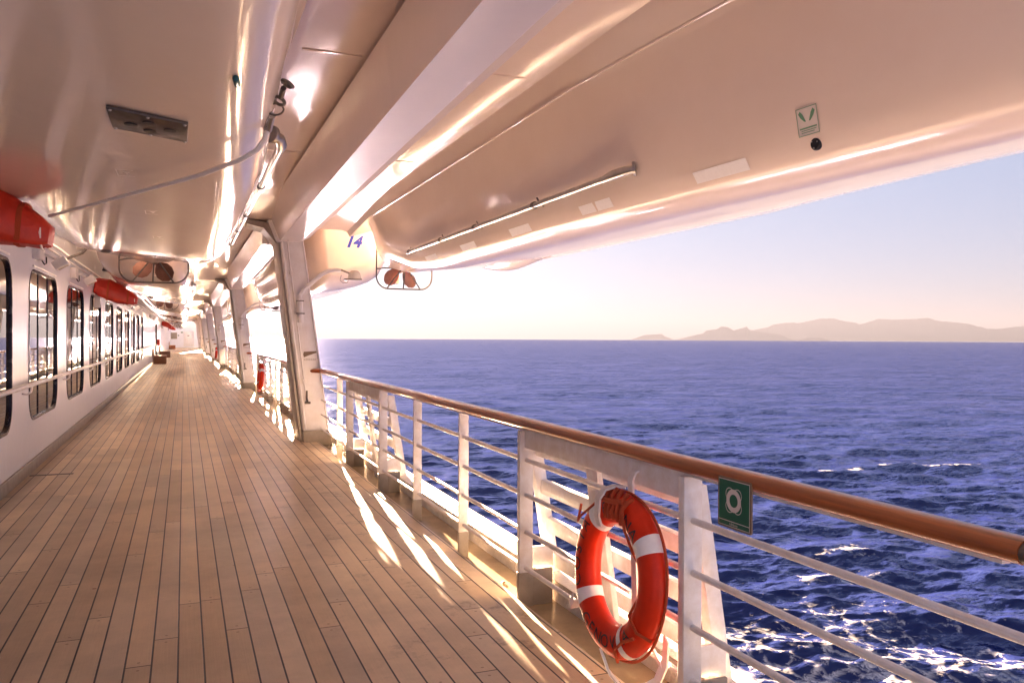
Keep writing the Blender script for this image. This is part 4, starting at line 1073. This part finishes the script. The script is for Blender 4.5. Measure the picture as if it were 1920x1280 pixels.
# ================================================================== LIFEBUOYS
def lifebuoy(c, label):
    C = Vector(c)
    t = thing('lifebuoy', c, label, 'lifebuoy', 'orange lifebuoys hung on the railing')
    tilt = R(5)
    e1 = Vector((0, -1, 0)); e2 = Vector((math.sin(tilt), 0, math.cos(tilt))); n = Vector((-math.cos(tilt), 0, math.sin(tilt)))
    RB, rb = 0.295, 0.074
    rn = 0.060       # flattened front to back
    def tp(phi, th, lift=0.0):
        er = e1 * math.cos(phi) + e2 * math.sin(phi)
        return C + er * (RB + (rb + lift) * math.cos(th)) + n * ((rn + lift) * math.sin(th))
    rings = [[tp(2 * math.pi * i / 72, 2 * math.pi * k / 24) for k in range(24)] for i in range(72)]
    MB().loft(rings, closed=True).build('ring', M_BUOY, t)
    for a in (35, 127, 215, 300):
        rings = [[tp(R(a + q), 2 * math.pi * k / 24, 0.0018) for k in range(24)] for q in ((-6.5, -3, 0, 3, 6.5) if a != 300 else (-3.5, 0, 3.5))]
        MB().loft(rings, cap=False).build('reflective_band', M_TAPE, t)
    lt = MB()
    def word(txt, phis, inward=False):
        for chh, ph in zip(txt, phis):
            v, f = text_geo(chh, 0.080, cuts=2)
            V = []
            for lx, ly in v:
                lx *= 1.15
                if not inward: V.append(tp(R(ph) - lx / (RB + .01), math.pi / 2 - (ly - .004) / rb, 0.0025))
                else: V.append(tp(R(ph) + lx / (RB + .01), math.pi / 2 + (ly + .0) / rb, 0.0032))
            lt.add(V, f)
    word('COSTA', [200, 185, 171, 157, 143])
    word('SERENA', [116, 104, 88, 76, 62, 49])
    word('GENOVA', [238, 250, 263, 276, 290, 313], inward=True)
    lt.build('lettering', M_INK, t, smooth=0)
    # grab line round the outside, held at four points
    gl = MB(); pts = []
    for i in range(97):
        ph = 360 * i / 96
        sag = math.sin(R((ph - 82) * 2)) ** 2 * 0.008
        th = R(35)
        pts.append(tp(R(ph), R(-15), 0.006 + sag))
    gl.tube(pts[:-1], 0.0065, 8, closed=True)
    # slack line hanging across the opening
    pts = [tp(R(70), R(80), .01), tp(R(60), R(110), .012), tp(R(40), R(150), .015), tp(R(15), R(185), .012), tp(R(-15), R(170), .012), tp(R(-28), R(120), .014), tp(R(-30), R(60), .012), tp(R(-30), R(10), .02)]
    gl.tube(pts, 0.0065, 8)
    pts = [tp(R(-36), R(60), .012), tp(R(-50), R(80), .012), tp(R(-66), R(70), .012), tp(R(-75), R(20), .012)]
    gl.tube(pts, 0.007, 8)
    pts = [tp(R(112), R(60), .01), tp(R(150), R(30), .03), tp(R(158), R(10), .06), tp(R(154), R(0), .10), tp(R(150), R(0), .11)]
    gl.tube(pts, 0.0065, 8)
    gl.build('grab_line', M_ROPE_R, t)
    kn = MB()
    for q in range(5):
        kn.tube([tp(R(100 - q * 7 + 2 * math.cos(k)), R(15 + k * 26), .010 + .008 * math.sin(k * 2 + q)) for k in range(5)], 0.011, 8)
    kn.tube([tp(R(104), R(60), .014), tp(R(93), R(68), .020), tp(R(82), R(62), .018), tp(R(74), R(50), .014)], 0.014, 8)
    kn.build('lashing', M_ROPE_R, t, smooth=60)
    sp_ = MB()
    for a in (-33,):
        rings = [[tp(R(a + q), 2 * math.pi * k / 24, 0.006) for k in range(24)] for q in (-2.2, 2.2)]
        sp_.loft(rings, cap=True)
    sp_.build('strap', M_BUOY, t)
    return t
LB = (1.842, 3.245, 0.522)
lb0 = lifebuoy(LB, 'orange lifebuoy with black lettering, in the foreground on the near railing')
for y, lb in ((21.9, 'small orange lifebuoy on the railing beyond the nearest pillar'), (53.0, 'tiny distant orange lifebuoy beside the fourth pillar')):
    c = copy_tree(lb0); c.location.y = y; c['label'] = lb
# white steel holders for the buoys
def strap(pts, wdir, w_, th):
    mb = MB(); pts = [Vector(p) for p in pts]; wd = Vector(wdir).normalized(); rings = []
    for i, p in enumerate(pts):
        d_ = (pts[min(i + 1, len(pts) - 1)] - pts[max(i - 1, 0)]).normalized()
        nn = d_.cross(wd).normalized()
        rings.append([p - wd * w_ / 2 - nn * th / 2, p + wd * w_ / 2 - nn * th / 2, p + wd * w_ / 2 + nn * th / 2, p - wd * w_ / 2 + nn * th / 2])
    return mb.loft(rings)
def holder(y, label):
    t = thing('lifebuoy_holder', (RX - .03, y, .5), label, 'lifebuoy holder', 'white steel lifebuoy holders on the railing')
    x0 = RX - .022
    # hooked bar over the upper tube, running down behind the ring
    strap([(x0 + .06, y - .02, .955), (x0 + .05, y - .02, .985), (x0 + .02, y - .02, 1.0), (x0 - .015, y - .02, .985), (x0 - .03, y - .02, .95), (x0 - .022, y - .02, .80), (x0 - .01, y - .02, .60), (x0, y - .02, .30), (x0, y - .02, .14)], (0, 1, 0), .045, .010).build('back_bar', M_RAIL, t)
    # front hook over the top of the ring
    strap([(x0 - .02, y + .06, .905), (x0 - .07, y + .06, .912), (x0 - .125, y + .06, .90), (x0 - .155, y + .06, .86), (x0 - .16, y + .06, .78), (x0 - .145, y + .06, .735)], (0, 1, 0), .042, .010).build('top_hook', M_RAIL, t)
    # U strap under the ring
    strap([(x0 + .01, y - .26, .30), (x0 + .0, y - .265, .20), (x0 - .03, y - .25, .115), (x0 - .09, y - .22, .075), (x0 - .15, y - .16, .075), (x0 - .185, y - .10, .13), (x0 - .195, y - .06, .20)], (0, .8, .55), .045, .010).build('cradle', M_RAIL, t)
    strap([(x0, y + .02, .40), (x0 - .01, y - .1, .30), (x0 - .01, y - .2, .22), (x0 - .01, y - .26, .18)], (0, .5, .8), .05, .010).build('diagonal', M_RAIL, t)
    strap([(x0 - .02, y + .31, .33), (x0 - .10, y + .315, .30), (x0 - .165, y + .305, .30), (x0 - .175, y + .29, .345)], (0, .55, -.8), .06, .010).build('side_clip', M_RAIL, t)
    return t
h0 = holder(LB[1], 'white steel holder gripping the foreground lifebuoy')
for y, lb in ((21.9, 'white steel holder of the small lifebuoy beyond the nearest pillar'), (53.0, 'white steel holder of the tiny distant lifebuoy')):
    c = copy_tree(h0); c.location.y = y; c['label'] = lb
# round mooring pad in the gutter
pad = thing('gutter_socket', (2.03, 3.25, -.05), 'low round steel socket in the gutter under the lifebuoy', 'deck fitting')
MB().lathe([(.11, -.0), (.11, .02), (.085, .035), (.075, .03), (.06, .02), (.001, .018)], (2.02, 3.2, -.05), (0, 0, 1), 28).build('rim', M_GREY, pad)

# lifebuoy sign --------------------------------------------------------
sg = thing('lifebuoy_sign', (RX, 2.47, .985), 'square green sign with a white lifebuoy symbol under the handrail', 'sign')
sx = RX - .055
def sgn_poly(mb, pts, x): mb.add([(x, 2.47 - a, .985 + b) for a, b in pts], [tuple(range(len(pts)))])
W2, H2 = .098, .094
mb = MB(); mb.loft([[(x, 2.47 - a, .985 + b) for a, b in rrect(-W2, W2, -H2, H2, .008, 4)] for x in (sx, sx + .006)])
bdp = mb.build('plate', M_SIGNE, sg)
mb = MB(); sgn_poly(mb, [(-.091, -.087), (.091, -.087), (.091, .087), (-.091, .087)], sx - .001); rim = mb.build('border', M_SIGNW, bdp, smooth=0)
mb = MB()
sgn_poly(mb, [(-.0885, -.0655), (.0885, -.0655), (.0885, .0845), (-.0885, .0845)], sx - .002)
sgn_poly(mb, [(-.0885, -.0845), (.0885, -.0845), (.0885, -.0685), (-.0885, -.0685)], sx - .002)
mb.build('field', M_GREEN, bdp, smooth=0)
mb = MB()
cz = .012
def ringpoly(r0, r1, a0, a1, n, c=(0, cz)):
    o = [(c[0] + r1 * math.cos(R(a0 + (a1 - a0) * i / n)), c[1] + r1 * math.sin(R(a0 + (a1 - a0) * i / n))) for i in range(n + 1)]
    i_ = [(c[0] + r0 * math.cos(R(a0 + (a1 - a0) * i / n)), c[1] + r0 * math.sin(R(a0 + (a1 - a0) * i / n))) for i in range(n + 1)]
    for q in range(n): sgn_poly(mb, [o[q], o[q + 1], i_[q + 1], i_[q]], sx - .003)
ringpoly(.024, .043, 0, 360, 40)
for a in (45, 135, 225, 315):
    cx_, cy_ = .032 * math.cos(R(a)), cz + .032 * math.sin(R(a))
    ringpoly(.0215, .0245, a - 100, a + 100, 14, (cx_, cy_))
v, f = text_geo('Lifebuoy', .014); mb.add([(sx - .003, 2.47 - a, .985 - .0765 + b) for a, b in v], f)
mb.build('symbol', M_SIGNW, bdp, smooth=0)
hg = MB(); hg.box(sx + .006, RX + .02, 2.45, 2.49, 1.02, 1.035); hg.build('hanger', M_STEEL, sg)

# drain grating strip on deck and a dead leaf
dg_ = thing('deck_drain', (-1.2, 9.6, 0), 'thin dark drain slot across the planks by the wall', 'drain')
MB().box(-1.62, -1.18, 10.55, 10.60, 0.001, 0.006).build('slot', M_DSTEEL, dg_)
lf = MB().lathe([(0.001, 0), (0.012, .004), (0.016, .008), (0.010, .012), (0.001, .014)], (1.99, 5.05, -.05), (0, .2, 1), 9)
tag(lf.build('dry_leaf', M_LEAF), 'tiny dry brown leaf lying in the gutter below the railing', 'leaf')
